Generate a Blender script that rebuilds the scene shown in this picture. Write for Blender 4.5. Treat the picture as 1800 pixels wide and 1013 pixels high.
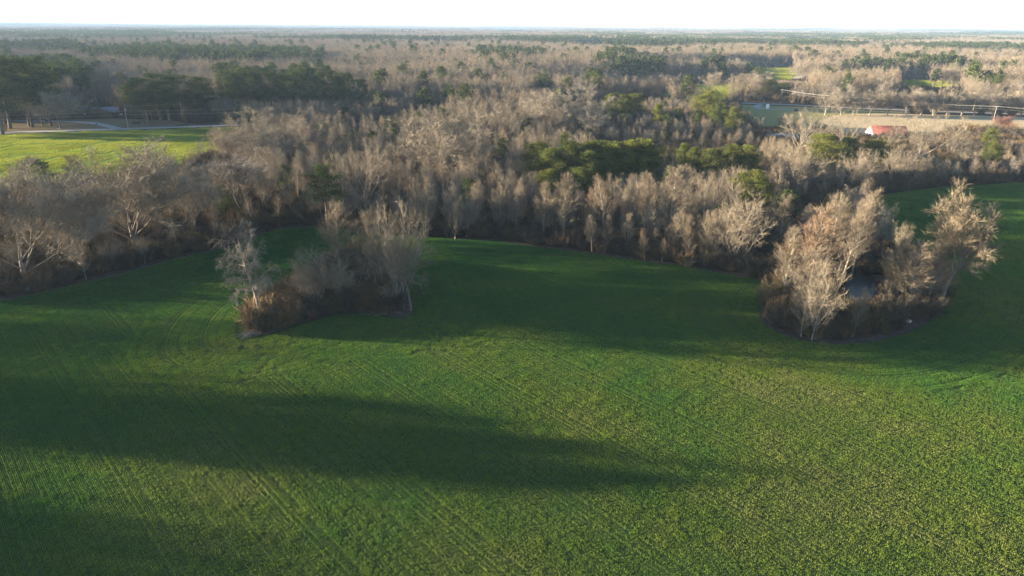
import bpy, math, random
import numpy as np
from mathutils import Matrix, Vector

for o in list(bpy.data.objects):
    bpy.data.objects.remove(o)
sc = bpy.context.scene
COL = sc.collection
R = math.radians

# ------------------------------------------------------------------ camera, sky, sun, exposure
CAM_H = 50.0
FPX = 1216.0                       # focal length in photo pixels (1800 wide)
PITCH = math.atan((506.5 - 45.0) / FPX)
ROLL = R(0.38)
cF = np.array([0, math.cos(PITCH), -math.sin(PITCH)])
r0 = np.array([1.0, 0, 0]); u0 = np.array([0, math.sin(PITCH), math.cos(PITCH)])
cR = r0 * math.cos(ROLL) + u0 * math.sin(ROLL)
cU = -r0 * math.sin(ROLL) + u0 * math.cos(ROLL)
cam = bpy.data.objects.new("camera", bpy.data.cameras.new("camera"))
COL.objects.link(cam)
cam.data.sensor_width = 36.0
cam.data.lens = FPX / 1800 * 36
cam.data.clip_start = 0.5
cam.data.clip_end = 60000
M = Matrix(((cR[0], cU[0], -cF[0], 0), (cR[1], cU[1], -cF[1], 0), (cR[2], cU[2], -cF[2], CAM_H), (0, 0, 0, 1)))
cam.matrix_world = M
sc.camera = cam

SUN_EL = R(7.0)
SUN_AZ = R(83.0)                   # left of the viewing direction
SUN_DIR = np.array([-math.sin(SUN_AZ) * math.cos(SUN_EL), math.cos(SUN_AZ) * math.cos(SUN_EL), math.sin(SUN_EL)])
w = bpy.data.worlds.new("World"); sc.world = w; w.use_nodes = True
nt = w.node_tree; nt.nodes.clear()
sky = nt.nodes.new("ShaderNodeTexSky"); sky.sky_type = 'NISHITA'; sky.sun_disc = False
sky.sun_elevation = SUN_EL
sky.sun_rotation = math.atan2(SUN_DIR[0], SUN_DIR[1])
sky.air_density = 1.0; sky.dust_density = 0.2; sky.ozone_density = 2.5
# thin milky haze low in the sky, all round
tc = nt.nodes.new("ShaderNodeTexCoord"); sx_ = nt.nodes.new("ShaderNodeSeparateXYZ"); nt.links.new(tc.outputs['Generated'], sx_.inputs[0])
mr_ = nt.nodes.new("ShaderNodeMapRange"); mr_.inputs[1].default_value = 0.02; mr_.inputs[2].default_value = 0.45; mr_.inputs[3].default_value = 0.85; mr_.inputs[4].default_value = 0.0
nt.links.new(sx_.outputs[2], mr_.inputs[0])
mx_ = nt.nodes.new("ShaderNodeMix"); mx_.data_type = 'RGBA'; mx_.inputs[7].default_value = (2.75, 3.15, 3.75, 1)
nt.links.new(mr_.outputs[0], mx_.inputs[0]); nt.links.new(sky.outputs[0], mx_.inputs[6])
bg = nt.nodes.new("ShaderNodeBackground"); bg.inputs[1].default_value = 0.062
wo = nt.nodes.new("ShaderNodeOutputWorld")
nt.links.new(mx_.outputs[2], bg.inputs[0]); nt.links.new(bg.outputs[0], wo.inputs[0])
sun = bpy.data.objects.new("sun", bpy.data.lights.new("sun", 'SUN'))
COL.objects.link(sun)
sun.data.energy = 5.0; sun.data.angle = R(0.5); sun.data.color = (1.0, 0.84, 0.62)
sun.rotation_euler = Vector(SUN_DIR).to_track_quat('Z', 'Y').to_euler()
sc.view_settings.view_transform = 'Standard'; sc.view_settings.look = 'None'
sc.view_settings.exposure = 3.08; sc.view_settings.gamma = 1.0
sc.view_settings.use_curve_mapping = False
cy = sc.cycles
cy.max_bounces = 5; cy.diffuse_bounces = 2; cy.glossy_bounces = 2; cy.transmission_bounces = 3
cy.transparent_max_bounces = 4; cy.volume_bounces = 0
cy.use_denoising = True

# ------------------------------------------------------------------ helpers
rng = np.random.default_rng(7)

def ray(px, py):
    d = cF * FPX + cR * (px - 900.0) + cU * (506.5 - py)
    return d / np.linalg.norm(d)

def G(px, py, z=0.0):
    """The point of the place, at height z, that photo pixel (px, py) looks at."""
    d = ray(px, py)
    t = (z - CAM_H) / d[2]
    return np.array([0, 0, CAM_H]) + d * t

def proj(P):
    P = np.asarray(P, float) - np.array([0, 0, CAM_H])
    f = P @ cF
    f = np.where(f < 1e-3, 1e-3, f)
    return 900 + FPX * (P @ cR) / f, 506.5 - FPX * (P @ cU) / f

def inpoly(x, y, poly):
    poly = np.asarray(poly)[:, :2]
    inside = np.zeros(np.shape(x), bool)
    j = len(poly) - 1
    for i in range(len(poly)):
        xi, yi = poly[i]; xj, yj = poly[j]
        if yi != yj:
            c = ((yi > y) != (yj > y)) & (x < (xj - xi) * (y - yi) / (yj - yi) + xi)
            inside ^= c
        j = i
    return inside

def gpoly(pts):
    return [G(a, b)[:2] for a, b in pts]

def seg_dist(x, y, line):
    best = np.full(np.shape(x), 1e9)
    for (ax, ay), (bx, by) in zip(line[:-1], line[1:]):
        dx, dy = bx - ax, by - ay
        t = np.clip(((x - ax) * dx + (y - ay) * dy) / (dx * dx + dy * dy + 1e-9), 0, 1)
        best = np.minimum(best, np.hypot(x - ax - t * dx, y - ay - t * dy))
    return best

def vnoise(x, y, s, seed=0):
    """smooth value noise, 0..1"""
    x = np.asarray(x) / s + 1000; y = np.asarray(y) / s + 1000
    xi = np.floor(x).astype(np.int64); yi = np.floor(y).astype(np.int64)
    fx = x - xi; fy = y - yi
    fx = fx * fx * (3 - 2 * fx); fy = fy * fy * (3 - 2 * fy)
    def h(a, b):
        n = (a * 374761393 + b * 668265263 + seed * 974711) & 0x7fffffff
        n = ((n ^ (n >> 13)) * 1274126177) & 0x7fffffff
        return ((n ^ (n >> 16)) & 0xffff) / 65535.0
    return (h(xi, yi) * (1 - fx) + h(xi + 1, yi) * fx) * (1 - fy) + (h(xi, yi + 1) * (1 - fx) + h(xi + 1, yi + 1) * fx) * fy

def mesh_from(name, V, F, mats, matidx=None, smooth=False):
    """F: (n,3) or (n,4) arrays, or a list of both"""
    Fs = F if isinstance(F, list) else [F]
    me = bpy.data.meshes.new(name)
    V = np.asarray(V, np.float32)
    me.vertices.add(len(V)); me.vertices.foreach_set("co", V.ravel())
    loops = np.concatenate([np.asarray(f, np.int32).ravel() for f in Fs])
    sizes = np.concatenate([np.full(len(f), np.asarray(f).shape[1], np.int32) for f in Fs if len(f)])
    me.loops.add(len(loops)); me.loops.foreach_set("vertex_index", loops)
    me.polygons.add(len(sizes))
    starts = np.concatenate([[0], np.cumsum(sizes)[:-1]]).astype(np.int32)
    me.polygons.foreach_set("loop_start", starts)
    for m in mats: me.materials.append(m)
    if matidx is not None: me.polygons.foreach_set("material_index", np.asarray(matidx, np.int32))
    if smooth: me.polygons.foreach_set("use_smooth", np.ones(len(sizes), bool))
    me.update(calc_edges=True)
    return me

def link(name, data, parent=None, loc=None):
    o = bpy.data.objects.new(name, data); COL.objects.link(o)
    if parent is not None: o.parent = parent
    if loc is not None: o.location = [float(c) for c in loc]
    return o

def tag(o, label=None, cat=None, group=None, kind=None):
    if label: o['label'] = label
    if cat: o['category'] = cat
    if group: o['group'] = group
    if kind: o['kind'] = kind
    return o

# ------------------------------------------------------------------ materials
def nodes(name):
    m = bpy.data.materials.new(name); m.use_nodes = True
    t = m.node_tree; t.nodes.clear()
    out = t.nodes.new("ShaderNodeOutputMaterial")
    return m, t, out

def ramp(t, fac, stops):
    n = t.nodes.new("ShaderNodeValToRGB"); e = n.color_ramp.elements
    while len(e) < len(stops): e.new(0.5)
    for k, (p, c) in enumerate(stops):
        e[k].position = p; e[k].color = (*c, 1)
    t.links.new(fac, n.inputs[0]); return n.outputs[0]

def noise(t, scale, detail=3, rough=0.55, vec=None, dim=None):
    n = t.nodes.new("ShaderNodeTexNoise"); n.inputs['Scale'].default_value = scale
    n.inputs['Detail'].default_value = detail; n.inputs['Roughness'].default_value = rough
    if vec is None:
        g = t.nodes.new("ShaderNodeNewGeometry"); vec = g.outputs['Position']
    t.links.new(vec, n.inputs['Vector']); return n.outputs['Fac']

def mixc(t, fac, a, b, mode='MIX'):
    n = t.nodes.new("ShaderNodeMix"); n.data_type = 'RGBA'; n.blend_type = mode
    for s, v in ((n.inputs[0], fac), (n.inputs[6], a), (n.inputs[7], b)):
        if hasattr(v, 'is_linked') or hasattr(v, 'links'): t.links.new(v, s)
        elif isinstance(v, (int, float)): s.default_value = v
        else: s.default_value = (*v, 1)
    return n.outputs[2]

def math_(t, op, a, b):
    n = t.nodes.new("ShaderNodeMath"); n.operation = op
    for s, v in ((n.inputs[0], a), (n.inputs[1], b)):
        if isinstance(v, (int, float)): s.default_value = v
        else: t.links.new(v, s)
    return n.outputs[0]

def objrand(t):
    n = t.nodes.new("ShaderNodeObjectInfo"); return n.outputs['Random']

def diffuse(t, col, out, rough=0.9, trans=0.0, bump=None, spec=0.2):
    p = t.nodes.new("ShaderNodeBsdfDiffuse")
    t.links.new(col, p.inputs['Color'])
    sh = p.outputs[0]
    if bump is not None: t.links.new(bump, p.inputs['Normal'])
    if trans > 0:
        q = t.nodes.new("ShaderNodeBsdfTranslucent"); t.links.new(col, q.inputs['Color'])
        m = t.nodes.new("ShaderNodeMixShader"); m.inputs[0].default_value = trans
        t.links.new(sh, m.inputs[1]); t.links.new(q.outputs[0], m.inputs[2]); sh = m.outputs[0]
    t.links.new(sh, out.inputs['Surface'])

def mat_twig(name, cols, trans=0.0, nscale=0.35):
    """colour varies from tree to tree and a little inside each crown"""
    m, t, out = nodes(name)
    k = len(cols)
    c = ramp(t, objrand(t), [(i / max(k - 1, 1), q) for i, q in enumerate(cols)])
    n = noise(t, nscale, 2)
    c = mixc(t, 1.0, c, ramp(t, n, [(0.3, (0.72, 0.72, 0.72)), (0.7, (1.25, 1.25, 1.25))]), 'MULTIPLY')
    diffuse(t, c, out, trans=trans)
    return m

def mat_plain(name, col, rough=0.7, metal=0.0, nscale=None, var=0.25, spec=0.3):
    m, t, out = nodes(name)
    p = t.nodes.new("ShaderNodeBsdfPrincipled")
    p.inputs['Roughness'].default_value = rough; p.inputs['Metallic'].default_value = metal
    p.inputs['Specular IOR Level'].default_value = spec
    if nscale:
        n = noise(t, nscale, 4)
        c = mixc(t, 1.0, col, ramp(t, n, [(0.25, (1 - var,) * 3), (0.75, (1 + var,) * 3)]), 'MULTIPLY')
        t.links.new(c, p.inputs['Base Color'])
    else:
        p.inputs['Base Color'].default_value = (*col, 1)
    t.links.new(p.outputs[0], out.inputs['Surface'])
    return m

M_BARK = mat_twig("bark_grey_brown", [(0.13, 0.105, 0.085), (0.17, 0.14, 0.115), (0.21, 0.18, 0.15)], nscale=0.8)
M_BARK_PALE = mat_twig("bark_pale", [(0.20, 0.17, 0.135), (0.27, 0.235, 0.19)], nscale=0.8)
M_BARK_DARK = mat_twig("bark_dark", [(0.09, 0.075, 0.06), (0.12, 0.10, 0.08)], nscale=0.8)
M_TWIG = mat_twig("twigs_tan", [(0.158, 0.130, 0.092), (0.176, 0.142, 0.098), (0.196, 0.160, 0.112), (0.172, 0.147, 0.112)])
M_TWIG_OAK = mat_twig("twigs_pale_grey", [(0.225, 0.190, 0.140), (0.25, 0.208, 0.150), (0.235, 0.203, 0.160)])
M_BARK_OAK = mat_twig("bark_pale_grey", [(0.14, 0.12, 0.10), (0.18, 0.155, 0.13)], nscale=0.8)
M_TWIG_RED = mat_twig("twigs_russet", [(0.180, 0.136, 0.094), (0.176, 0.145, 0.104), (0.200, 0.158, 0.112), (0.195, 0.132, 0.085)])
M_TWIG_GREY = mat_twig("twigs_grey", [(0.17, 0.148, 0.122), (0.20, 0.175, 0.145)])
M_BRUSH = mat_twig("brush_brown", [(0.105, 0.078, 0.048), (0.14, 0.095, 0.054), (0.09, 0.08, 0.042), (0.17, 0.108, 0.05)], nscale=0.5)
M_BRUSH_GREY = mat_twig("brush_grey", [(0.085, 0.072, 0.058), (0.065, 0.056, 0.044)], nscale=0.5)
M_STRAW = mat_twig("dry_grass_straw", [(0.42, 0.31, 0.17), (0.36, 0.25, 0.13)], nscale=0.5, trans=0.2)
M_VINE = mat_twig("vine_leaves", [(0.05, 0.07, 0.02), (0.08, 0.085, 0.025)], nscale=0.5, trans=0.2)
M_PINE = mat_twig("pine_needles", [(0.042, 0.058, 0.020), (0.062, 0.076, 0.022), (0.050, 0.066, 0.022)], trans=0.15)
M_PINE_Y = mat_twig("pine_needles_bright", [(0.072, 0.086, 0.022), (0.112, 0.120, 0.026)], trans=0.2)
M_CEDAR = mat_twig("cedar_foliage", [(0.050, 0.062, 0.024), (0.060, 0.075, 0.024)], trans=0.1)

def mat_ground():
    m, t, out = nodes("leaf_litter")
    c = ramp(t, noise(t, 0.15, 6), [(0.3, (0.045, 0.033, 0.022)), (0.55, (0.075, 0.055, 0.036)), (0.75, (0.11, 0.082, 0.052))])
    big = noise(t, 0.0016, 4, 0.6)
    c = mixc(t, ramp(t, big, [(0.55, (0, 0, 0)), (0.62, (0.5, 0.5, 0.5))]), c, (0.10, 0.11, 0.05))
    diffuse(t, c, out); return m
M_GROUND = mat_ground()

def mat_soil(name, c1, c2, c3):
    m, t, out = nodes(name)
    c = ramp(t, noise(t, 0.9, 8, 0.7), [(0.3, c1), (0.52, c2), (0.75, c3)])
    b = t.nodes.new("ShaderNodeBump"); b.inputs['Strength'].default_value = 0.6; b.inputs['Distance'].default_value = 0.3
    t.links.new(noise(t, 3.0, 6, 0.7), b.inputs['Height'])
    diffuse(t, c, out, bump=b.outputs[0]); return m
M_SOIL = mat_soil("bare_soil", (0.05, 0.036, 0.03), (0.085, 0.063, 0.052), (0.14, 0.108, 0.088))
M_FIELDSOIL = mat_soil("field_soil", (0.030, 0.045, 0.014), (0.042, 0.062, 0.018), (0.085, 0.085, 0.035))
M_DRYGRASS = mat_soil("dry_pasture", (0.30, 0.235, 0.14), (0.40, 0.31, 0.19), (0.50, 0.40, 0.26))
M_LAWN = mat_soil("winter_lawn", (0.10, 0.085, 0.05), (0.15, 0.12, 0.07), (0.19, 0.155, 0.09))
M_ROUGHGRASS = mat_soil("rough_grass", (0.14, 0.14, 0.055), (0.22, 0.20, 0.085), (0.30, 0.25, 0.12))
M_GREENFIELD = mat_soil("green_crop_far", (0.11, 0.15, 0.02), (0.13, 0.17, 0.024), (0.15, 0.18, 0.032))
M_ROAD = mat_plain("weathered_asphalt", (0.20, 0.20, 0.20), 0.85, nscale=1.5)
M_DIRTROAD = mat_plain("pale_dirt", (0.40, 0.33, 0.26), 0.9, nscale=0.4)
M_WATER = mat_plain("pond_water", (0.012, 0.015, 0.016), 0.28, spec=0.08)

def mat_crop():
    """winter wheat: green, thinner and yellower where the crop is poor"""
    m, t, out = nodes("wheat_blades")
    g = t.nodes.new("ShaderNodeNewGeometry")
    sep = t.nodes.new("ShaderNodeSeparateXYZ"); t.links.new(g.outputs['Position'], sep.inputs[0])
    n1 = noise(t, 0.035, 3, 0.55); n2 = noise(t, 0.22, 2, 0.5); n3 = noise(t, 1.1, 1, 0.5)
    mr = t.nodes.new("ShaderNodeMapRange"); mr.inputs[1].default_value = -50; mr.inputs[2].default_value = 70
    mr.inputs[3].default_value = -0.03; mr.inputs[4].default_value = 0.07
    t.links.new(sep.outputs[0], mr.inputs[0])
    mr2 = t.nodes.new("ShaderNodeMapRange"); mr2.inputs[1].default_value = 60; mr2.inputs[2].default_value = 150
    mr2.inputs[3].default_value = 0.10; mr2.inputs[4].default_value = -0.12
    t.links.new(sep.outputs[1], mr2.inputs[0])
    f = math_(t, 'ADD', math_(t, 'MULTIPLY', n1, 1.02), math_(t, 'ADD', math_(t, 'MULTIPLY', n2, 0.35), math_(t, 'MULTIPLY', n3, 0.10)))
    f = math_(t, 'ADD', f, math_(t, 'ADD', mr.outputs[0], mr2.outputs[0]))
    c = ramp(t, f, [(0.50, (0.036, 0.130, 0.030)), (0.68, (0.085, 0.180, 0.028)), (0.86, (0.150, 0.205, 0.032)), (1.0, (0.20, 0.220, 0.060))])
    diffuse(t, c, out, trans=0.35); return m
M_CROP = mat_crop()
M_CROPFAR = mat_twig("young_crop", [(0.20, 0.225, 0.024), (0.22, 0.235, 0.030)], trans=0.35, nscale=0.05)

# ------------------------------------------------------------------ ground, fields, roads, pond
def sheet(name, poly, z, mat, kind='structure'):
    import bmesh
    bm = bmesh.new()
    vs = [bm.verts.new((float(p[0]), float(p[1]), z)) for p in poly]
    f = bm.faces.new(vs); 
    bmesh.ops.triangulate(bm, faces=[f])
    bmesh.ops.recalc_face_normals(bm, faces=bm.faces)
    me = bpy.data.meshes.new(name); bm.to_mesh(me); bm.free(); me.materials.append(mat)
    if me.polygons[0].normal.z < 0: me.flip_normals()
    o = link(name, me); o['kind'] = kind
    return o

def strip(name, line, width, z, mat, kind='structure'):
    line = np.asarray(line, float)
    d = np.gradient(line, axis=0); d /= np.linalg.norm(d, axis=1)[:, None]
    nrm = np.stack([-d[:, 1], d[:, 0]], 1)
    wd = np.broadcast_to(np.asarray(width, float), (len(line),))[:, None] / 2
    a = line + nrm * wd; b = line - nrm * wd
    V = np.concatenate([np.c_[a, np.full(len(a), z)], np.c_[b, np.full(len(b), z)]])
    n = len(line); i = np.arange(n - 1)
    F = np.stack([i, i + n, i + n + 1, i + 1], 1)
    o = link(name, mesh_from(name, V, F, [mat])); o['kind'] = kind
    return o

def smooth_line(pts, n=6):
    pts = np.asarray(pts, float)
    P = np.concatenate([[2 * pts[0] - pts[1]], pts, [2 * pts[-1] - pts[-2]]])
    out = []
    for i in range(1, len(P) - 2):
        for t in np.linspace(0, 1, n, endpoint=False):
            a, b, c, d = P[i - 1], P[i], P[i + 1], P[i + 2]
            out.append(0.5 * ((2 * b) + (c - a) * t + (2 * a - 5 * b + 4 * c - d) * t ** 2 + (3 * b - a - 3 * c + d) * t ** 3))
    out.append(P[-2]); return np.array(out)

ang = np.linspace(0, 2 * math.pi, 64, endpoint=False)
rad = [0, 100, 400, 1500, 5000, 14000]
V = [(0, 0, 0)]; F3 = []; F4 = []
for k, r_ in enumerate(rad[1:]):
    for a in ang: V.append((r_ * math.cos(a), r_ * math.sin(a) + 100, 0))
for i in range(64):
    j = (i + 1) % 64
    F3.append((0, 1 + i, 1 + j))
    for k in range(len(rad) - 2):
        F4.append((1 + k * 64 + i, 1 + (k + 1) * 64 + i, 1 + (k + 1) * 64 + j, 1 + k * 64 + j))
V[0] = (0, 100, 0)
tag(link("ground", mesh_from("ground", V, [np.array(F3), np.array(F4)], [M_GROUND])), kind='structure')

# edge of the big field, traced on the ground; runs on out of frame at both sides
EDGE_W = gpoly([(0, 526), (60, 514), (130, 498), (200, 482), (270, 463), (335, 446), (395, 434)])
dv = (EDGE_W[0] - EDGE_W[4]); dv /= np.linalg.norm(dv)
EDGE_W_OUT = [np.array(q, float) for q in ((-122, -70), (-112, 30), (-118, 80), (-110, 115))]
EDGE_N = gpoly([(440, 415), (490, 402), (560, 396), (620, 404), (700, 414), (790, 418), (870, 423), (950, 433), (1050, 446), (1130, 457), (1200, 466), (1280, 481), (1340, 491), (1372, 496)])
CLUMP_E = gpoly([(1356, 520), (1345, 545), (1350, 566), (1375, 584), (1420, 597), (1475, 602), (1530, 597), (1590, 581), (1635, 556), (1662, 528), (1664, 500), (1640, 470), (1585, 448), (1540, 420), (1524, 380)])
EDGE_E = gpoly([(1518, 347), (1560, 340), (1630, 331), (1710, 325), (1800, 319), (1950, 310)])
FIELD = EDGE_W_OUT + EDGE_W + EDGE_N + CLUMP_E + EDGE_E + [np.array([320, 250]), np.array([320, -60]), np.array([-60, -120])]
ISLAND_W = gpoly([(426, 594), (470, 587), (520, 571), (590, 551), (650, 549), (700, 558), (724, 553), (718, 515), (700, 470), (640, 452), (590, 462), (540, 492), (480, 520), (436, 552)])
sheet("field", FIELD, 0.010, M_FIELDSOIL)
sheet("island_soil", ISLAND_W, 0.016, M_SOIL)
strip("soil_margin", smooth_line(EDGE_W_OUT + EDGE_W + EDGE_N[:3]), 3.4, 0.020, M_SOIL)
strip("soil_rim", smooth_line(CLUMP_E[:10]), 1.6, 0.020, M_SOIL)
strip("soil_verge", smooth_line(EDGE_N[5:]), 1.3, 0.022, M_SOIL)
POND = smooth_line(gpoly([(1486, 504), (1496, 490), (1518, 486), (1536, 494), (1537, 510), (1528, 530), (1500, 534), (1488, 520), (1486, 504)]), 5)[:-1]
sheet("water", POND, 0.05, M_WATER)

FIELD_NW = gpoly([(-330, 246), (0, 237), (200, 230.5), (428, 223), (432, 240), (400, 268), (300, 305), (200, 326), (0, 350), (-330, 372)])
sheet("far_field", FIELD_NW, 0.02, M_GREENFIELD)
ROAD_PX = [(-300, 245), (0, 234), (100, 230.5), (200, 227.5), (320, 223.5), (430, 219.5), (560, 214), (700, 207), (850, 201), (1000, 194), (1130, 188), (1270, 181), (1330, 182.5), (1400, 185), (1500, 190), (1620, 195), (1800, 201), (2000, 206)]
ROAD = smooth_line(gpoly(ROAD_PX))
strip("road", ROAD, 6.0, 0.05, M_ROAD)
strip("driveway", smooth_line(gpoly([(205, 225.5), (190, 222), (175, 218.5), (155, 216), (125, 214.5), (70, 213.2), (20, 212)])), [11, 10, 9, 8, 7] + [5] * 27 if False else 5.0, 0.04, M_ROAD)
strip("side_road", smooth_line(gpoly([(1268, 181), (1285, 177), (1305, 172), (1322, 167.5), (1345, 160)])), 5.5, 0.045, M_ROAD)
strip("curved_drive", smooth_line(gpoly([(1338, 184), (1330, 186.5), (1332, 189.5), (1345, 192), (1370, 192.5), (1420, 193)])), 4.5, 0.045, M_ROAD)
strip("dirt_track", smooth_line(gpoly([(1396, 138), (1408, 134), (1420, 130), (1430, 126), (1450, 124.5), (1480, 124)])), 9.0, 0.04, M_DIRTROAD)
YARD = gpoly([(10, 232.5), (200, 226.5), (300, 223), (330, 217), (300, 212), (215, 209), (120, 210), (20, 213)])
sheet("lawn", YARD, 0.02, M_LAWN)
FIELD_A = gpoly([(1316, 119), (1400, 118.5), (1420, 125), (1406, 133), (1385, 140), (1325, 141)])
FIELD_B = gpoly([(1150, 176), (1180, 150), (1262, 146), (1314, 145), (1330, 158), (1300, 170), (1265, 179)])
FIELD_C = gpoly([(1576, 141), (1640, 140), (1700, 145), (1660, 153), (1600, 156)])
for q in (FIELD_A, FIELD_B, FIELD_C): sheet("green_field", q, 0.03, M_GREENFIELD)
PASTURE = gpoly([(1466, 203), (1500, 201), (1560, 199), (1800, 206), (2000, 212), (2000, 232), (1800, 240), (1720, 238), (1600, 246), (1500, 246), (1452, 240), (1478, 226), (1436, 214)])
sheet("pasture", PASTURE, 0.030, M_DRYGRASS)
ROUGH = gpoly([(1290, 184), (1400, 188), (1500, 193), (1620, 198.2), (1530, 200), (1530, 240), (1340, 232), (1300, 215)])
sheet("rough_grass", ROUGH, 0.026, M_ROUGHGRASS, 'structure')

# ------------------------------------------------------------------ trees
def nrm(v): return v / (np.linalg.norm(v, axis=-1, keepdims=True) + 1e-12)

def perp(d, r):
    a = np.cross(d, r.normal(size=3)); return a / (np.linalg.norm(a) + 1e-9)

def grow(r, start, d, length, r0_, lvl, P, out, phase=0.0):
    n = P['nseg'][lvl]; step = length / n
    pts = [start]; dirs = []
    for i in range(n):
        d = d + r.normal(0, P['gnarl'][lvl], 3) + np.array([0, 0, P['trop'][lvl] / n])
        d = d / np.linalg.norm(d)
        dirs.append(d); pts.append(pts[-1] + d * step)
    pts = np.array(pts)
    tt = np.linspace(0, 1, n + 1)
    radii = r0_ * (1 - P.get('taper', 0.8) * tt)
    out.append((pts, radii, lvl, np.array(dirs), length))
    if lvl + 1 >= P['levels']: return
    nc = P['nch'][lvl]; t0 = P['t0'][lvl]
    for k in range(nc):
        t = t0 + (1 - t0) * (k + r.random()) / nc
        f = t * n; i = min(int(f), n - 1)
        p = pts[i] + (pts[i + 1] - pts[i]) * (f - i)
        dd = dirs[i]
        a = phase + k * 2.39996 + r.normal(0, 0.35)
        b1 = np.cross(dd, [0.31, 0.77, 0.55]); b1 /= np.linalg.norm(b1); b2 = np.cross(dd, b1)
        side = b1 * math.cos(a) + b2 * math.sin(a)
        an = R(P['ang'][lvl] + r.normal(0, P['angv'][lvl])) * (1 - P.get('angt', 0.0) * t if lvl == 0 else 1)
        cd = dd * math.cos(an) + side * math.sin(an)
        if cd[2] < P.get('minz', -0.25): cd[2] = P.get('minz', -0.25) + 0.2 * r.random(); cd /= np.linalg.norm(cd)
        sh = P['shape'](t) if lvl == 0 else (1.0 - 0.55 * (t - t0) / (1 - t0 + 1e-6))
        L = length * P['ratio'][lvl] * sh * r.uniform(0.7, 1.2)
        if L < 0.3: continue
        grow(r, p, cd, L, max(radii[i] * P['rr'][lvl] * r.uniform(0.75, 1.1), 0.02), lvl + 1, P, out, r.uniform(0, 6.28))

def tubes(branches, maxlvl, sides=(6, 5, 4, 3, 3), rmin=0.0):
    Vs, Fs, base = [], [], 0
    for pts, radii, lvl, dirs, L in branches:
        if lvl > maxlvl: continue
        s = sides[min(lvl, 4)]; n = len(pts)
        dd = np.concatenate([dirs[:1], dirs]); 
        b1 = nrm(np.cross(dd, np.array([0.37, 0.61, 0.70]))); b2 = np.cross(dd, b1)
        a = np.arange(s) / s * 2 * math.pi
        ring = b1[:, None, :] * np.cos(a)[None, :, None] + b2[:, None, :] * np.sin(a)[None, :, None]
        v = pts[:, None, :] + ring * np.maximum(radii, rmin)[:, None, None]
        Vs.append(v.reshape(-1, 3))
        i = np.arange(n - 1)[:, None] * s; k = np.arange(s)[None, :]; k2 = (k + 1) % s
        Fs.append(np.stack([i + k, i + k2, i + s + k2, i + s + k], -1).reshape(-1, 4) + base)
        base += n * s
    return np.concatenate(Vs), np.concatenate(Fs)

def slivers(r, o, d, L, wd):
    n = len(o)
    s = nrm(np.cross(d, r.normal(size=(n, 3)))) * (wd / 2)[:, None]
    V = np.stack([o - s, o + s, o + d * L[:, None]], 1).reshape(-1, 3)
    return V, np.arange(3 * n).reshape(-1, 3)

def twigs(r, branches, n, minlvl, L, wd, spread=0.8, up=0.15, tpow=0.6, subs=2):
    """slender tapering twigs on the finer branches, each with a few side shoots"""
    B = [b for b in branches if b[2] >= minlvl]
    lens = np.array([b[4] for b in B]); pr = lens / lens.sum()
    m = n // (1 + subs)
    idx = r.choice(len(B), m, p=pr)
    t = r.random(m) ** tpow
    o = np.empty((m, 3)); d = np.empty((m, 3))
    for q in np.unique(idx):
        s = np.where(idx == q)[0]; b = B[q]; k = len(b[3])
        f = t[s] * k; i = np.minimum(f.astype(int), k - 1)
        o[s] = b[0][i] + (b[0][i + 1] - b[0][i]) * (f - i)[:, None]; d[s] = b[3][i]
    d = nrm(d * 0.85 + r.normal(0, spread, (m, 3)) * 0.48 + np.array([0, 0, up]))
    LL = r.uniform(0.55, 1.3, m) * L
    O, D, LN = [o], [d], [LL]
    for k in range(subs):
        f = r.uniform(0.25, 0.85, m)
        O.append(o + d * (LL * f)[:, None])
        D.append(nrm(d + r.normal(0, 0.42, (m, 3)) + np.array([0, 0, up * 0.5])))
        LN.append(LL * r.uniform(0.4, 0.75, m))
    O = np.concatenate(O); D = np.concatenate(D); LN = np.concatenate(LN)
    return slivers(r, O, D, LN, r.uniform(0.7, 1.3, len(O)) * wd)

OAK = dict(levels=4, nseg=[4, 7, 5, 3], nch=[12, 10, 7, 0], t0=[0.40, 0.25, 0.2, 0], ang=[74, 42, 42, 0], angv=[13, 11, 14, 0], ratio=[2.3, 0.40, 0.45, 0], rr=[0.33, 0.48, 0.5, 0.5],
           gnarl=[0.05, 0.11, 0.15, 0.2], trop=[0.0, 0.42, 0.28, 0.25], shape=lambda t: 0.95, angt=0.72, minz=-0.3)
VASE = dict(OAK, nch=[8, 7, 5, 0], t0=[0.6, 0.35, 0.3, 0], ang=[34, 26, 32, 0], angv=[10, 8, 10, 0], ratio=[2.6, 0.42, 0.42, 0], gnarl=[0.03, 0.06, 0.09, 0.12], trop=[0, 0.02, 0.1, 0.1])
UPR = dict(levels=3, nseg=[9, 5, 3], nch=[46, 7, 0], t0=[0.22, 0.2, 0], ang=[54, 34, 0], angv=[9, 9, 0], ratio=[0.25, 0.42, 0], rr=[0.34, 0.5, 0.5], gnarl=[0.025, 0.06, 0.1],
           trop=[0.03, 0.55, 0.3], shape=lambda t: min(1.0, 0.55 + 1.6 * (t - 0.2)) * (1.12 - 0.80 * max(0, t - 0.35) / 0.65), angt=0.35)
FORK = dict(OAK, nch=[5, 9, 6, 0], t0=[0.6, 0.15, 0.2, 0], ang=[26, 40, 42, 0], angv=[9, 14, 14, 0], ratio=[2.1, 0.34, 0.45, 0], gnarl=[0.05, 0.09, 0.15, 0.2], trop=[0, 0.25, 0.3, 0.2])
SHAG = dict(levels=3, nseg=[8, 6, 4], nch=[26, 7, 0], t0=[0.3, 0.2, 0], ang=[72, 50, 0], angv=[22, 20, 0], ratio=[0.27, 0.42, 0], rr=[0.45, 0.5, 0.5], gnarl=[0.07, 0.2, 0.25],
            trop=[0.0, -0.15, -0.5], shape=lambda t: 0.8 + 0.5 * math.sin(3.0 * t), minz=-0.7)
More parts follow.
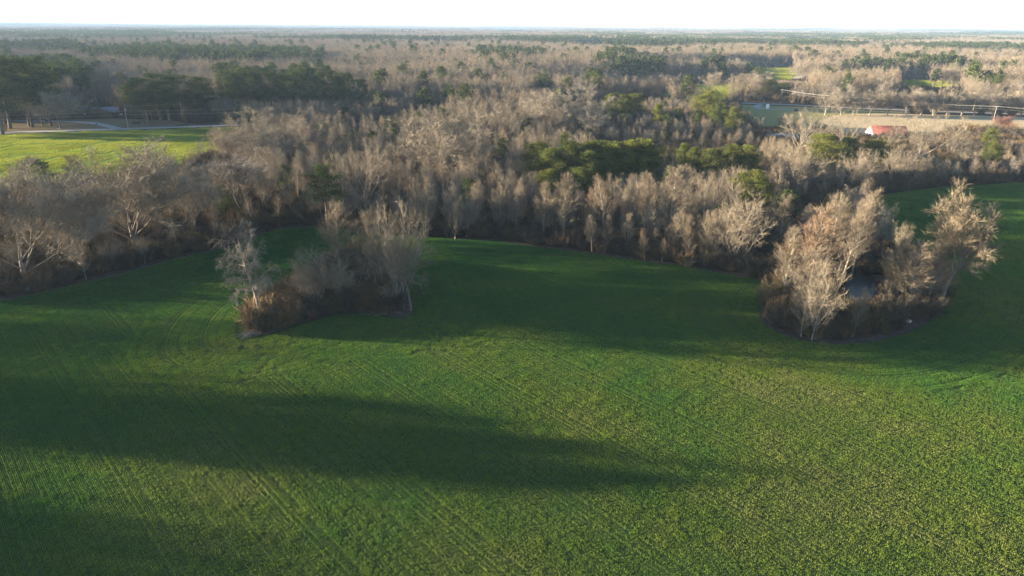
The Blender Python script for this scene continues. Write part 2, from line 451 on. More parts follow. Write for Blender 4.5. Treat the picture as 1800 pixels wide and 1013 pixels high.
GNARL = dict(OAK, nch=[6, 7, 6, 0], t0=[0.35, 0.3, 0.25, 0], ang=[58, 48, 50, 0], angv=[26, 20, 18, 0], ratio=[0.95, 0.42, 0.45, 0], gnarl=[0.06, 0.2, 0.25, 0.25], trop=[0, 0.05, 0.0, 0.0], nseg=[6, 8, 5, 3], shape=lambda t: 1.15 - 0.4 * t)

def tree_skeleton(seed, P, H, trunk, r_base, stems=1, lean=0.05):
    r = np.random.default_rng(seed); out = []
    for s in range(stems):
        a = r.uniform(0, 6.28)
        off = np.array([math.cos(a), math.sin(a), 0]) * (0.0 if stems == 1 else r.uniform(0.2, 0.9))
        d = nrm(np.array([off[0] * (0.22 if stems > 1 else 0) + r.normal(0, lean), off[1] * (0.22 if stems > 1 else 0) + r.normal(0, lean), 1.0]))
        grow(r, off + np.array([0, 0, -0.3]), d, trunk * H * (1 if s == 0 else r.uniform(0.75, 1.0)), r_base * (1 if s == 0 else 0.8), 0, P, out, r.uniform(0, 6))
    return r, out

class Proto:
    """the trunk mesh, the crown mesh and the size of one kind of tree"""
    def __init__(s, name, tv, tf, tm, cv, cf, cm):
        z = np.concatenate([tv[:, 2], cv[:, 2]]); s.h = float(np.percentile(z, 98.5))
        rr_ = np.hypot(cv[:, 0], cv[:, 1]); s.w = float(2 * np.percentile(rr_, 90))
        s.trunk = mesh_from("trunk", tv, tf, [tm], smooth=True)
        s.crown = mesh_from("crown", cv, cf, [cm])
        s.parts = (tv, tf, tm, cv, cf, cm); s.name = name; s._one = None
    def one(s):
        if s._one is None:
            tv, tf, tm, cv, cf, cm = s.parts
            me = mesh_from(s.name, np.concatenate([tv, cv]), [tf, cf + len(tv)], [tm, cm], np.r_[np.zeros(len(tf)), np.ones(len(cf))])
            s._one = bpy.data.objects.new(s.name, me)
        return s._one

def bare(name, seed, P, H, trunk, rb, ntw, L, wd, tm, cm, stems=1, maxlvl=9, minlvl=2, up=0.15, spread=0.8, lean=0.05, tpow=0.6, rmin=0.0, subs=2):
    r, br = tree_skeleton(seed, P, H, trunk, rb, stems, lean)
    tv, tf = tubes(br, maxlvl, rmin=rmin)
    cv, cf = twigs(r, br, ntw, minlvl, L, wd, spread, up, tpow, subs)
    return Proto(name, tv, tf, tm, cv, cf, cm)

def clumps(r, cen, rads, per, size, wd, up=0.35):
    """bundles of needles round clump centres, denser on their upper side"""
    n = len(cen) * per
    c = np.repeat(cen, per, 0); rd = np.repeat(rads, per, 0)
    d = nrm(r.normal(size=(n, 3)) + np.array([0, 0, up]))
    o = c + d * rd * (r.random(n) ** 0.4)[:, None]
    dirs = nrm(d + r.normal(0, 0.6, (n, 3)))
    return slivers(r, o, dirs, r.uniform(0.6, 1.3, n) * size, r.uniform(0.7, 1.3, n) * wd)

def pine(name, seed, H, crown0, wmax, ncl, per, size, wd, cm, tall=True, nbr=26):
    r = np.random.default_rng(seed); br = []
    n = 8
    pts = np.cumsum(np.r_[[[0, 0, -0.3]], np.c_[r.normal(0, 0.10, (n, 2)), np.full(n, (H - 0.6) / n)]], 0)
    dirs = nrm(np.diff(pts, axis=0)); br.append((pts, H * 0.016 * (1 - 0.8 * np.linspace(0, 1, n + 1)), 0, dirs, H))
    cen, rd = [], []
    for k in range(nbr):
        t = crown0 + (1 - crown0) * (k + r.random()) / nbr
        u = (t - crown0) / (1 - crown0)
        prof = (math.sin(math.pi * min(1, 0.22 + 0.72 * u)) ** 0.7) if tall else max(0.16, 1 - ((u - 0.38) / 0.66) ** 2) ** 0.6
        L = wmax / 2 * prof * r.uniform(0.55, 1.1)
        a = k * 2.4 + r.normal(0, 0.4)
        d0 = np.array([math.cos(a), math.sin(a), 0.15 + 0.35 * u + r.normal(0, 0.08)])
        d0 = d0 / np.linalg.norm(d0)
        p0 = np.array([np.interp(t * H, pts[:, 2], pts[:, 0]), np.interp(t * H, pts[:, 2], pts[:, 1]), t * H])
        bp = np.stack([p0, p0 + d0 * L * 0.5 + [0, 0, -0.02 * L], p0 + d0 * L + [0, 0, 0.08 * L]])
        br.append((bp, H * 0.0045 * np.array([1, 0.7, 0.3]), 2, nrm(np.diff(bp, axis=0)), L))
        m = max(1, int(round(ncl / nbr * (0.4 + L / (wmax / 2)))))
        for q in range(m):
            f = 0.35 + 0.65 * (q + r.random()) / m
            c = p0 + d0 * L * f + r.normal(0, 0.28, 3) * [1, 1, 0.6]
            s_ = (0.55 + 0.45 * r.random()) * wmax * 0.17 * (1.1 - 0.3 * u)
            cen.append(c); rd.append([s_, s_, s_ * 0.68])
    cen.append([pts[-1][0], pts[-1][1], H * 0.975]); rd.append([wmax * .13] * 3)
    tv, tf = tubes(br, 9)
    cv, cf = clumps(r, np.array(cen), np.array(rd), per, size, wd)
    return Proto(name, tv, tf, M_BARK_DARK if tall else M_BARK, cv, cf, cm)

def shrub(name, seed, H, W, nst, ntw, L, wd, tm, cm, leafy=0, leafm=None):
    r = np.random.default_rng(seed); br = []
    for k in range(nst):
        a = r.uniform(0, 6.28); q = r.uniform(0.1, 1) ** 0.6
        d = nrm(np.array([math.cos(a) * q * W / H * 0.62, math.sin(a) * q * W / H * 0.62, 1.0]))
        st = np.array([math.cos(a), math.sin(a), 0]) * r.uniform(0, 0.22) * W + [0, 0, -0.1]
        n = 5; ln = H * r.uniform(0.6, 1.05)
        pts = [st]; ds = []
        for i in range(n):
            d = nrm(d + r.normal(0, 0.14, 3)); ds.append(d); pts.append(pts[-1] + d * ln / n)
        br.append((np.array(pts), 0.03 * (1 - 0.7 * np.linspace(0, 1, n + 1)), 3, np.array(ds), ln))
    tv, tf = tubes(br, 9)
    cv, cf = twigs(r, br, ntw, 0, L, wd, 1.0, 0.2, 0.75, 2)
    return Proto(name, tv, tf, tm, cv, cf, cm)

NEARW = 0.032
T = {}
T['oak'] = [bare("oak", 11 + k, OAK, 20, 0.27, 0.40, 29000, 1.15, 0.033, M_BARK_OAK, M_TWIG_OAK) for k in range(3)]
T['oakpale'] = [bare("oak", 31 + k, dict(OAK, nch=[9, 8, 6, 0]), 20, 0.30, 0.52, 7500, 1.1, NEARW, M_BARK_PALE, M_TWIG) for k in range(2)]
T['vase'] = [bare("elm", 41, VASE, 18, 0.25, 0.5, 13000, 1.2, 0.03, M_BARK_DARK, M_TWIG_GREY, spread=0.6)]
T['gnarl'] = [bare("gnarled", 51 + k, GNARL, 20, 0.66, 0.42, 11000, 0.9, 0.03, M_BARK, M_TWIG, spread=1.0, up=0.05) for k in range(2)]
T['shag'] = [bare("shaggy", 61, SHAG, 18, 0.95, 0.36, 11000, 1.1, 0.03, M_BARK, M_TWIG_GREY, up=-0.35, spread=0.9, minlvl=1)]
T['fork'] = [bare("forked", 73 + k, FORK, 20, 0.28, 0.34, 15000, 1.1, NEARW, M_BARK_PALE, M_TWIG, spread=0.7) for k in range(2)]
T['slim'] = [bare("slender", 81 + k, UPR, 17, 1.0, 0.18, 10500, 1.05, 0.023, M_BARK_PALE if k else M_BARK, M_TWIG_RED if k in (0, 3) else M_TWIG, minlvl=1, up=0.45, spread=0.55) for k in range(5)]
T['round'] = [bare("round", 91 + k, dict(OAK, ang=[52, 40, 42, 0]), 12, 0.34, 0.2, 11000, 0.9, 0.028, M_BARK_PALE, M_TWIG, stems=2, spread=0.7, up=0.25) for k in range(2)]
T['redbush'] = [bare("round", 95, dict(OAK, ang=[60, 40, 42, 0]), 9, 0.25, 0.2, 12000, 0.8, 0.03, M_BARK, mat_twig("twigs_red_brown", [(0.17, 0.085, 0.062), (0.18, 0.09, 0.065)]), stems=2, spread=0.8, up=0.2)]
T['pine'] = [pine("pine", 101 + k, 24, 0.45, 11.5, 85, 62, 0.75, 0.15, M_PINE, nbr=22) for k in range(3)]
T['ypine'] = [pine("pine", 111 + k, 13, 0.10, 10.0, 170, 85, 0.5, 0.11, M_PINE_Y, tall=False, nbr=40) for k in range(3)]
T['cedar'] = [pine("cedar", 121 + k, 12, 0.06, 7.0, 110, 60, 0.45, 0.11, M_CEDAR, tall=False, nbr=40) for k in range(2)]
T['shrub'] = [shrub("shrub", 131 + k, 3.2, 4.2, 34, 5200, 0.7, 0.034, M_BRUSH_GREY, M_BRUSH if k < 3 else M_BRUSH_GREY) for k in range(5)]
T['straw'] = [shrub("straw", 141, 1.8, 2.2, 40, 1500, 0.6, 0.035, M_STRAW, M_STRAW)]
# lighter builds of the same trees for the middle distance
T['oak_m'] = [bare("oak", 211 + k, OAK, 18, 0.27, 0.34, 5200, 1.4, 0.062, M_BARK, M_TWIG if k else M_TWIG_GREY, maxlvl=2, subs=2) for k in range(3)]
T['slim_m'] = [bare("slender", 221 + k, dict(UPR, t0=[0.34, 0.2, 0]), 17, 1.0, 0.17, 1700, 1.4, 0.045, M_BARK_PALE if k != 2 else M_BARK, M_TWIG_RED if k in (0, 3) else M_TWIG, minlvl=1, maxlvl=1, up=0.45, spread=0.6) for k in range(4)]
T['pine_m'] = [pine("pine", 231 + k, 22, 0.45, 9.5, 60, 32, 1.2, 0.28, M_PINE) for k in range(3)]
T['shade'] = [bare("oak", 261 + k, OAK, 20, 0.36, 0.4, 2300, 1.6, 0.06, M_BARK, M_TWIG, maxlvl=2, subs=2) for k in range(3)]
T['oak_f'] = [bare("oak", 311 + k, OAK, 18, 0.36, 0.5, 1000, 2.2, 0.2, M_BARK, M_TWIG if k else M_TWIG_RED, maxlvl=1, subs=1, minlvl=1, rmin=.12) for k in range(3)]
T['pine_f'] = [pine("pine", 321 + k, 22, 0.42, 9.5, 40, 12, 2.0, 0.65, M_PINE) for k in range(2)]

def thing_tree(name, p, loc, H, W, rot, label, cat='tree', group=None):
    sx = W / p.w; sz = H / p.h
    e = bpy.data.objects.new(name, None); COL.objects.link(e)
    e.location = [float(c) for c in loc]; e.rotation_euler = (0, 0, rot); e.scale = (sx, sx, sz); e.empty_display_size = 0.5
    tag(e, label, cat, group)
    for nm, me in (("trunk", p.trunk), ("crown", p.crown)):
        c = bpy.data.objects.new(nm, me); COL.objects.link(c); c.parent = e
    return e

def scatter(name, protos, P, scl, rotz, idx, kind='stuff'):
    """one object holding many instanced copies of a few meshes"""
    col = bpy.data.collections.new(name + "_kinds")
    for k, po in enumerate(protos):
        if po.name[:2] != "k%": po = po.copy()
        po.name = "%s_%02d" % (name, k); col.objects.link(po)
    n = len(P)
    me = bpy.data.meshes.new(name)
    me.vertices.add(n); me.vertices.foreach_set("co", np.asarray(P, np.float32).ravel())
    a = me.attributes.new("scl", 'FLOAT_VECTOR', 'POINT'); a.data.foreach_set("vector", np.asarray(scl, np.float32).ravel())
    rr_ = np.zeros((n, 3), np.float32); rr_[:, 2] = rotz
    a = me.attributes.new("rot", 'FLOAT_VECTOR', 'POINT'); a.data.foreach_set("vector", rr_.ravel())
    a = me.attributes.new("idx", 'INT', 'POINT'); a.data.foreach_set("value", np.asarray(idx, np.int32))
    o = link(name, me); o['kind'] = kind
    ng = bpy.data.node_groups.new(name, 'GeometryNodeTree')
    ng.interface.new_socket("Geometry", in_out='INPUT', socket_type='NodeSocketGeometry')
    ng.interface.new_socket("Geometry", in_out='OUTPUT', socket_type='NodeSocketGeometry')
    N = ng.nodes; gi = N.new("NodeGroupInput"); go = N.new("NodeGroupOutput")
    ip = N.new("GeometryNodeInstanceOnPoints"); ci = N.new("GeometryNodeCollectionInfo")
    ci.inputs['Collection'].default_value = col; ci.inputs['Separate Children'].default_value = True; ci.inputs['Reset Children'].default_value = True
    def attr(nm, ty):
        q = N.new("GeometryNodeInputNamedAttribute"); q.data_type = ty; q.inputs['Name'].default_value = nm
        return q.outputs['Attribute']
    e2r = N.new("FunctionNodeEulerToRotation")
    L = ng.links
    L.new(gi.outputs[0], ip.inputs['Points']); L.new(ci.outputs[0], ip.inputs['Instance'])
    ip.inputs['Pick Instance'].default_value = True
    L.new(attr("idx", 'INT'), ip.inputs['Instance Index'])
    L.new(attr("rot", 'FLOAT_VECTOR'), e2r.inputs[0]); L.new(e2r.outputs[0], ip.inputs['Rotation'])
    L.new(attr("scl", 'FLOAT_VECTOR'), ip.inputs['Scale']); L.new(ip.outputs[0], go.inputs[0])
    md = o.modifiers.new("scatter", 'NODES'); md.node_group = ng
    return o

HPX = []
HERO = []     # (x, y, radius, landmark phrase)
def hero(kind, px, pyb, pyt, wpx, label, name='bare_tree', var=0, rot=None, lean=0, group=None, cat='tree', mark=None):
    b = G(px, pyb)
    d = np.linalg.norm(b[:2])
    top = ray(px, pyt); H = CAM_H + d * top[2] / np.linalg.norm(top[:2])
    W = wpx * np.linalg.norm(b - [0, 0, CAM_H * 0.8]) / FPX
    p = T[kind][var % len(T[kind])]
    e = thing_tree(name, p, (b[0], b[1], 0), H, W, rng.uniform(0, 6.28) if rot is None else rot, label, cat, group)
    HERO.append((b[0], b[1], W * 0.30, mark)); HPX.append((px, pyb, pyt, wpx, d))
    return e

# ------------------------------------------------------------------ the trees one can single out
# hedgerow between the two fields
hero('oak', 48, 510, 284, 200, "huge pale grey bare oak at the left end of the hedgerow, over the field corner", var=1, rot=2.2, mark="the huge grey oak")
hero('oak', 246, 446, 262, 215, "wide bare oak with tangled low boughs in the middle of the hedgerow", var=1, mark="the wide tangled oak")
hero('oak', 150, 470, 330, 95, "smaller bare tree squeezed between the two big hedgerow oaks", var=2, mark="the wide tangled oak")
hero('oak', 345, 418, 285, 100, "bare oak between the wide tangled oak and the dark vase-shaped elm", var=2)
hero('vase', 432, 388, 270, 130, "dark vase-shaped bare elm with fanned straight limbs by the field's corner", mark="the vase-shaped elm")
hero('oak', 470, 300, 199, 135, "domed bare oak standing at the end of the bright far field", var=0, mark="the domed oak by the far field")
hero('cedar', 75, 345, 278, 46, "dark round cedar poking up behind the huge grey oak", name='cedar_tree', mark="the huge grey oak")
hero('slim', 138, 345, 274, 42, "thin bare tree beside the dark cedar, against the shaded far field", name='slender_tree', var=1)
hero('oak', 395, 292, 226, 36, "small pale bare tree on the end of the bright far field", var=2)
# the woods behind the field
hero('oak', 785, 322, 205, 165, "broad tan dome of a bare oak in the middle of the woods", var=1, mark="the broad tan oak")
hero('oakpale', 852, 262, 157, 100, "giant bare oak with white forking limbs above the woods", var=0, mark="the white-limbed giant oak")
hero('oakpale', 893, 258, 164, 78, "bare oak with spreading limbs leaning off the white-limbed giant", var=1)
hero('oak', 962, 246, 162, 76, "round-topped bare oak left of the twin domed oak", var=2, mark="the pair of domed oaks")
hero('oak', 1034, 246, 157, 98, "flat-domed bare oak beside the bright green pines in the woods", var=0, mark="the pair of domed oaks")
hero('oakpale', 640, 372, 248, 118, "bare tree with one white trunk and wide level limbs behind the leaning pine", var=1, mark="the white-trunked tree")
hero('pine', 578, 404, 290, 62, "ragged dark pine standing over the field corner, behind the field island", name='pine_tree', var=1, mark="the ragged dark pine")
hero('oak', 545, 276, 205, 70, "bare tree behind the small bright cedar", var=0)
hero('cedar', 566, 262, 218, 16, "small bright green cedar lost among tan bare trees", name='cedar_tree', var=1)
hero('cedar', 506, 345, 290, 30, "squat green cedar between the elm and the ragged pine", name='cedar_tree')
hero('cedar', 396, 390, 326, 34, "dark cedar at the foot of the vase-shaped elm", name='cedar_tree', var=1)
hero('pine', 882, 300, 243, 30, "small dark leaning pine just under the white-limbed giant oak", name='pine_tree', var=2)
PROW = [(945, 335, 253, 48, 0), (975, 348, 262, 46, 1), (1003, 338, 250, 44, 2), (1032, 352, 270, 46, 0), (1046, 336, 250, 44, 1), (1075, 338, 252, 46, 2), (1105, 338, 250, 46, 0), (1132, 340, 248, 56, 1), (1022, 360, 296, 36, 2), (965, 358, 300, 34, 0)]
PLAB = ["first green pine at the left end of the pine row in the woods", "full green pine second from the left end of the pine row", "rounded green pine third in the pine row",
        "sunlit pine standing forward in the middle of the pine row", "dark green pine just behind the forward one in the pine row", "green pine fifth along the pine row, with a knobbly top",
        "dark pine next to the widest one of the pine row", "widest darkest pine closing the right end of the pine row", "low yellow-green pine in front of the pine row's middle", "low yellow-green pine in front of the pine row's left end"]
for (x, b, t, wd, v), lb in zip(PROW, PLAB):
    hero('ypine', x, b, t, wd * 1.25, lb, name='pine_tree', var=v, mark="the green pine row", group="pines of the dense green row in the woods")
hero('ypine', 1236, 226, 160, 52, "big round sunlit pine by the bend of the side road", name='pine_tree', var=1, mark="the big round pine by the road")
hero('ypine', 1264, 232, 182, 30, "darker pine in the shade of the big round pine", name='pine_tree', var=2)
hero('ypine', 1285, 244, 190, 24, "slim yellow-green pine below the side road", name='pine_tree', var=0)
for x, b, t, wd, lb in [(1075, 218, 166, 26, "leftmost of the bright pines behind the domed oaks"), (1093, 220, 168, 28, "middle one of the bright pines behind the domed oaks"), (1115, 218, 166, 30, "rightmost of the bright pines behind the domed oaks"), (1155, 232, 184, 18, "tiny bright pine on its own under the road trees")]:
    hero('ypine', x, b, t, wd, lb, name='pine_tree', var=int(x), mark="the bright pines behind the domed oaks")
for x, b, t, wd, lb in [(1196, 310, 254, 24, "thin scattered pine left of the three dark pines"), (1214, 318, 260, 22, "second thin pine, nearest the three dark pines"), (1252, 322, 262, 44, "left one of three dark low pines in the woods"), (1284, 318, 256, 40, "tallest, sunlit middle one of three low pines in the woods"), (1312, 322, 258, 46, "right one of three dark low pines in the woods")]:
    hero('ypine', x, b, t, wd, lb, name='pine_tree', var=int(x) % 3, mark="the three low dark pines")
hero('ypine', 1318, 382, 302, 60, "round bright-topped pine alone behind the pale bare tree at the field edge", name='pine_tree', var=0, mark="the lone bright-topped pine")
for x, b, t, wd, v, lb in [(1446, 305, 238, 62, 1, "large dark pine with sunny left side by the red roof"), (1482, 302, 242, 34, 0, "narrow dark pine between two larger pines by the red roof"), (1527, 304, 246, 46, 2, "dark pine just below the red-roofed barn"), (1555, 300, 258, 24, 1, "small dark pine tucked right of the pine below the barn")]:
    hero('ypine', x, b, t, wd, lb, name='pine_tree', var=v, mark="the dark pines below the barn")
hero('ypine', 1737, 300, 252, 30, "round-headed dark pine above the top edge of the green field", name='pine_tree', var=2)
hero('ypine', 1732, 268, 226, 22, "little pine at the edge of the pale pasture", name='pine_tree', var=1)
hero('oakpale', 1398, 284, 188, 100, "sprawling white-limbed bare tree in front of the grassy yard", var=0, mark="the sprawling white-limbed tree")
hero('oakpale', 1552, 276, 204, 66, "thin pale bare tree standing in front of the red roof", var=1)
hero('oakpale', 1485, 272, 196, 70, "pale bare tree in front of the barn's left end", var=1)
hero('oakpale', 1612, 290, 198, 84, "sparse branching bare tree right of the red-roofed barn", var=0, mark="the branching tree by the barn")
hero('oakpale', 1668, 282, 208, 60, "thin leaning bare tree before the pale pasture", var=1)
hero('round', 1506, 336, 266, 56, "round pale bare tree at the head of the right green field", var=0)
hero('round', 1570, 322, 262, 60, "bare tree with a soft rounded top over the right field's head", var=1)
hero('round', 1400, 352, 262, 78, "large grey-tan bare tree between the lone pine and the barn pines", var=0)
hero('round', 1285, 473, 346, 108, "broad pale bare tree on short forked trunks at the curved field edge", var=1, mark="the broad pale tree at the field edge")
for k, (x, b, t, wd, kind, lb) in enumerate([
    (905, 418, 318, 34, 'slim', "pale-stemmed slim tree at the field edge, left of the pine row"),
    (955, 424, 322, 40, 'slim', "tall pale-stemmed slim tree below the left end of the pine row"),
    (988, 428, 308, 46, 'slim', "tall slim bare tree in front of the left half of the pine row"),
    (1064, 420, 318, 66, 'slim', "widest round-topped bare tree in front of the pine row's middle"),
    (1108, 412, 312, 30, 'slim', "thin bare tree below the dark end of the pine row"),
    (1128, 422, 308, 30, 'slim', "pale twiggy tree under the right end of the pine row"),
    (1178, 422, 294, 62, 'slim', "tall cone-shaped tan bare tree right of the pine row"),
    (1205, 410, 326, 44, 'round', "low tan bare tree at the shoulder of the cone-shaped one"),
    (1140, 430, 352, 56, 'round', "grey bare tree over the brambles at the field edge"),
    (800, 420, 345, 40, 'round', "small forked bare tree in the dark shade of the woods' edge"),
    (1180, 452, 368, 40, 'slim', "thin white-stemmed tree close to the field's curved edge"),
    (842, 345, 262, 34, 'slim', "slim bare tree below the broad tan oak"),
    (700, 372, 290, 44, 'slim', "reddish slim tree behind the field island")]):
    hero(kind, x, b, t, wd, lb, name='slender_tree' if kind == 'slim' else 'bare_tree', var=k)
# the overgrown island in the field
gi_ = "trees of the overgrown island in the field"
hero('shag', 454, 572, 400, 100, "shaggy drooping grey tree at the near tip of the field island", var=0, group=gi_, name='bare_tree')
hero('round', 704, 546, 366, 104, "broad full-crowned bare tree at the right end of the field island", var=0, group=gi_)
hero('gnarl', 722, 546, 424, 112, "low crooked bare tree reaching over the field from the island's right end", var=0, group=gi_)
hero('gnarl', 662, 528, 425, 72, "low twisted tree inside the field island, left of the full-crowned one", var=1, group=gi_)
hero('slim', 600, 500, 358, 66, "tall straight bare tree at the back of the field island", name='slender_tree', var=2, group=gi_)
hero('slim', 640, 505, 375, 50, "russet twiggy tree between the straight and the full-crowned island trees", name='slender_tree', var=0, group=gi_)
hero('slim', 676, 510, 372, 54, "slim reddish bare tree right behind the full-crowned one on the island", name='slender_tree', var=3, group=gi_)
hero('round', 540, 545, 442, 90, "bushy domed tree in the middle of the field island", var=0, group=gi_)
hero('round', 590, 535, 452, 80, "brown bushy tree beside the domed one on the island", var=1, group=gi_)
hero('slim', 562, 550, 462, 34, "small grey sapling showing pale against the island's brush", name='slender_tree', var=1, group=gi_)
# the trees round the pond
gp_ = "trees round the small pond"
for k, (kind, x, b, t, wd, lb) in enumerate([
    ('slim', 1398, 530, 366, 84, "leftmost tall russet tree of the pond thicket"),
    ('slim', 1438, 520, 345, 66, "second tall tree of the pond thicket, between its leftmost and tallest ones"),
    ('slim', 1474, 506, 331, 62, "tallest russet-tipped tree left of the pond"),
    ('slim', 1496, 486, 352, 34, "tall tree standing over the pond's dark far side"),
    ('slim', 1415, 578, 432, 74, "shorter dense bare tree at the front left of the pond thicket"),
    ('slim', 1375, 530, 400, 52, "thin bare tree where the pond thicket meets the woods"),
    ('round', 1428, 596, 462, 76, "pale bare tree on a forked pale trunk at the near rim of the pond"),
    ('slim', 1408, 592, 505, 36, "small pale sapling at the near rim beside the forked pale tree"),
    ('slim', 1536, 446, 396, 34, "grey shaded bare tree behind the pond")]):
    hero(kind, x, b, t, wd, lb, name='slender_tree' if kind == 'slim' else 'bare_tree', var=[0, 2, 3, 1, 0, 1, 0, 1, 1][k], group=gp_, mark="the pond")
hero('fork', 1652, 538, 330, 82, "great crooked tree with long golden limbs right of the pond", var=0, rot=0.6, group=gp_, mark="the great crooked tree")
for k, (x, b, t, wd, lb) in enumerate([(1570, 542, 418, 44, "dense pale tree right at the pond's edge"), (1598, 548, 424, 58, "slim yellowish tree between the pond and the great crooked tree"), (1628, 544, 430, 56, "pale slim tree under the great crooked tree"), (1592, 528, 440, 42, "bushy bare tree behind the dense one at the pond's edge"), (1652, 530, 440, 52, "low dense tree at the foot of the great crooked tree")]):
    hero('slim', x, b, t, wd, lb, name='slender_tree', var=k + 1, group=gp_)
# pines by the road, left
for k, (x, b, t, wd) in enumerate([(-20, 232, 112, 70), (18, 226, 100, 62), (52, 222, 104, 58), (82, 214, 100, 50), (5, 236, 150, 66), (58, 224, 138, 60), (90, 221, 128, 46), (255, 216, 138, 48), (284, 214, 130, 56), (262, 219, 160, 40), (325, 213, 132, 54), (362, 211, 136, 50), (300, 216, 158, 40), (350, 213, 165, 36)]):
    lb = "tall dark pine in the dark pine block beyond the road, by the bright far field" if x < 100 else ("flat-topped dark pine left of the gap in the roadside pines" if x < 300 else "flat-topped dark pine right of the gap in the roadside pines")
    hero('pine', x, b, t, wd, lb, name='pine_tree', var=k, group="pines in the block beyond the road" if x < 100 else ("roadside pines, first cluster" if x < 300 else "roadside pines, second cluster"), mark="the roadside pines")
for k, x in enumerate([402, 420, 440, 462, 480, 500, 522, 545, 566, 590, 604]):
    hero('pine', x, 208 - k * 0.3 if k < 11 else 213, 124 + (k * 7) % 13 + (0 if k < 11 else 10), 24 + (k * 5) % 12, "tall pine of the straight pine line beyond the road", name='pine_tree', var=k, group="pines of the straight line beyond the road", mark="the straight pine line")
hero('oak', 107, 226.5, 164, 64, "ghostly pale grey bare tree beside the driveway", var=2, mark="the driveway")
hero('oak', 75, 220, 172, 44, "dim bare tree under the dark pine block", var=0)
hero('pine', 640, 206, 140, 26, "lone thin dark pine standing among bare trees beyond the road", name='pine_tree', var=0)
hero('pine', 956, 172, 130, 32, "dark pine behind the domed oaks, against pale woods", name='pine_tree', var=1)
hero('oak', 1330, 172, 128, 44, "bare tree at the junction of the side road and the road", var=1, mark="the side road")
hero('ypine', 1352, 174, 140, 26, "dark conical evergreen by the road junction", name='pine_tree', var=0, mark="the side road")
hero('ypine', 1375, 175, 146, 24, "second dark evergreen along the road by the utility pole", name='pine_tree', var=1)
hero('oak', 1302, 126, 104, 28, "small round tan tree at the corner of the distant green field", var=0)
hero('ypine', 1332, 132, 118, 16, "small dark pine on the distant green field", name='pine_tree', var=2)
hero('oak', 1255, 168, 128, 34, "bare tree standing on the small green field by the side road", var=2)
hero('oak', 1398, 122, 90, 18, "first bare tree by the distant dirt track", var=1)
hero('pine', 1428, 122, 88, 20, "green tree at the bend of the distant dirt track", name='pine_tree', var=2, mark="the dirt track")
# pale-trunked row beyond the power line
for k, x in enumerate([1500, 1528, 1560, 1592, 1618, 1640, 1664, 1690, 1712, 1745, 1772, 1795, 1478, 1450]):
    hero('oakpale' if k % 2 else 'oak', x, 203, 152 + (k * 5) % 14, 44, "bare tree of the row beyond the power line" if x < 1600 else "pale-trunked bare tree of the row beyond the pasture", var=k, group="bare row beyond the power line" if x < 1600 else "bare row beyond the pasture", mark="the power line")
e_ = hero('redbush', 1757, 232, 205, 38, "round reddish-brown leafless bush-like tree on the pale pasture", var=0, mark="the pasture")
tag(e_, None)

# ------------------------------------------------------------------ woods filling the rest
def excluded(x, y):
    ex = inpoly(x, y, FIELD) & ~inpoly(x, y, ISLAND_W)
    for q in (FIELD_NW, YARD, FIELD_A, FIELD_B, FIELD_C, PASTURE, ROUGH, ISLAND_W): ex |= inpoly(x, y, q)
    ex |= seg_dist(x, y, ROAD) < 13
    ex |= np.hypot(x - G(1508, 508)[0], y - G(1508, 508)[1]) < 26
    return ex
CLR = [gpoly(q) for q in (
    [(590, 243), (650, 225), (720, 219), (760, 214), (790, 210), (790, 222), (730, 236), (705, 252), (640, 250)],
    [(130, 222), (215, 208), (240, 200), (200, 192), (120, 196), (95, 210)],
    [(1300, 420), (1370, 370), (1420, 360), (1505, 345), (1518, 352), (1470, 380), (1380, 420)])]
def jgrid(x0, x1, y0, y1, s, r):
    gx, gy = np.meshgrid(np.arange(x0, x1, s), np.arange(y0, y1, s))
    gx = gx.ravel() + r.uniform(-.45, .45, gx.size) * s; gy = gy.ravel() + r.uniform(-.45, .45, gy.size) * s
    return gx, gy
def infront(x, y, m=60):
    px, py = proj(np.c_[x, y, np.full(len(x), 10.0)])
    return (y > 40) & (px > -m) & (px < 1800 + m) & (py > 20) & (py < 1100)

# pine stands: ellipses in the picture of tree tops 18 m up (centre, half axes, share of pines)
STANDS = [(60, 118, 90, 20, .9), (380, 93, 190, 10, .75), (250, 88, 120, 7, .6), (500, 130, 100, 6, .5), (700, 67, 200, 3, .5), (150, 62, 160, 5, .75), (60, 80, 90, 5, .5),
          (1000, 70, 120, 4, .5), (1120, 102, 70, 10, .4), (1250, 118, 60, 10, .55), (1590, 108, 110, 9, .45), (1430, 76, 100, 4, .45), (1600, 66, 120, 4, .5), (1290, 72, 90, 5, .4), (1700, 80, 90, 6, .4), (1150, 75, 100, 5, .4), (900, 92, 60, 4, .3), (1350, 62, 200, 3, .5)]
def pine_share(x, y):
    px, py = proj(np.c_[x, y, np.full(len(x), 18.0)])
    s = np.full(len(x), 0.025)
    s += 0.55 * (vnoise(x * 0.35, y, 170, 5) > 0.80) * (np.hypot(x, y) > 850) * (np.hypot(x, y) > 480)
    for cx, cy_, rx, ry, q in STANDS:
        s = np.where(((px - cx) / rx) ** 2 + ((py - cy_) / ry) ** 2 < 1, q, s)
    return s

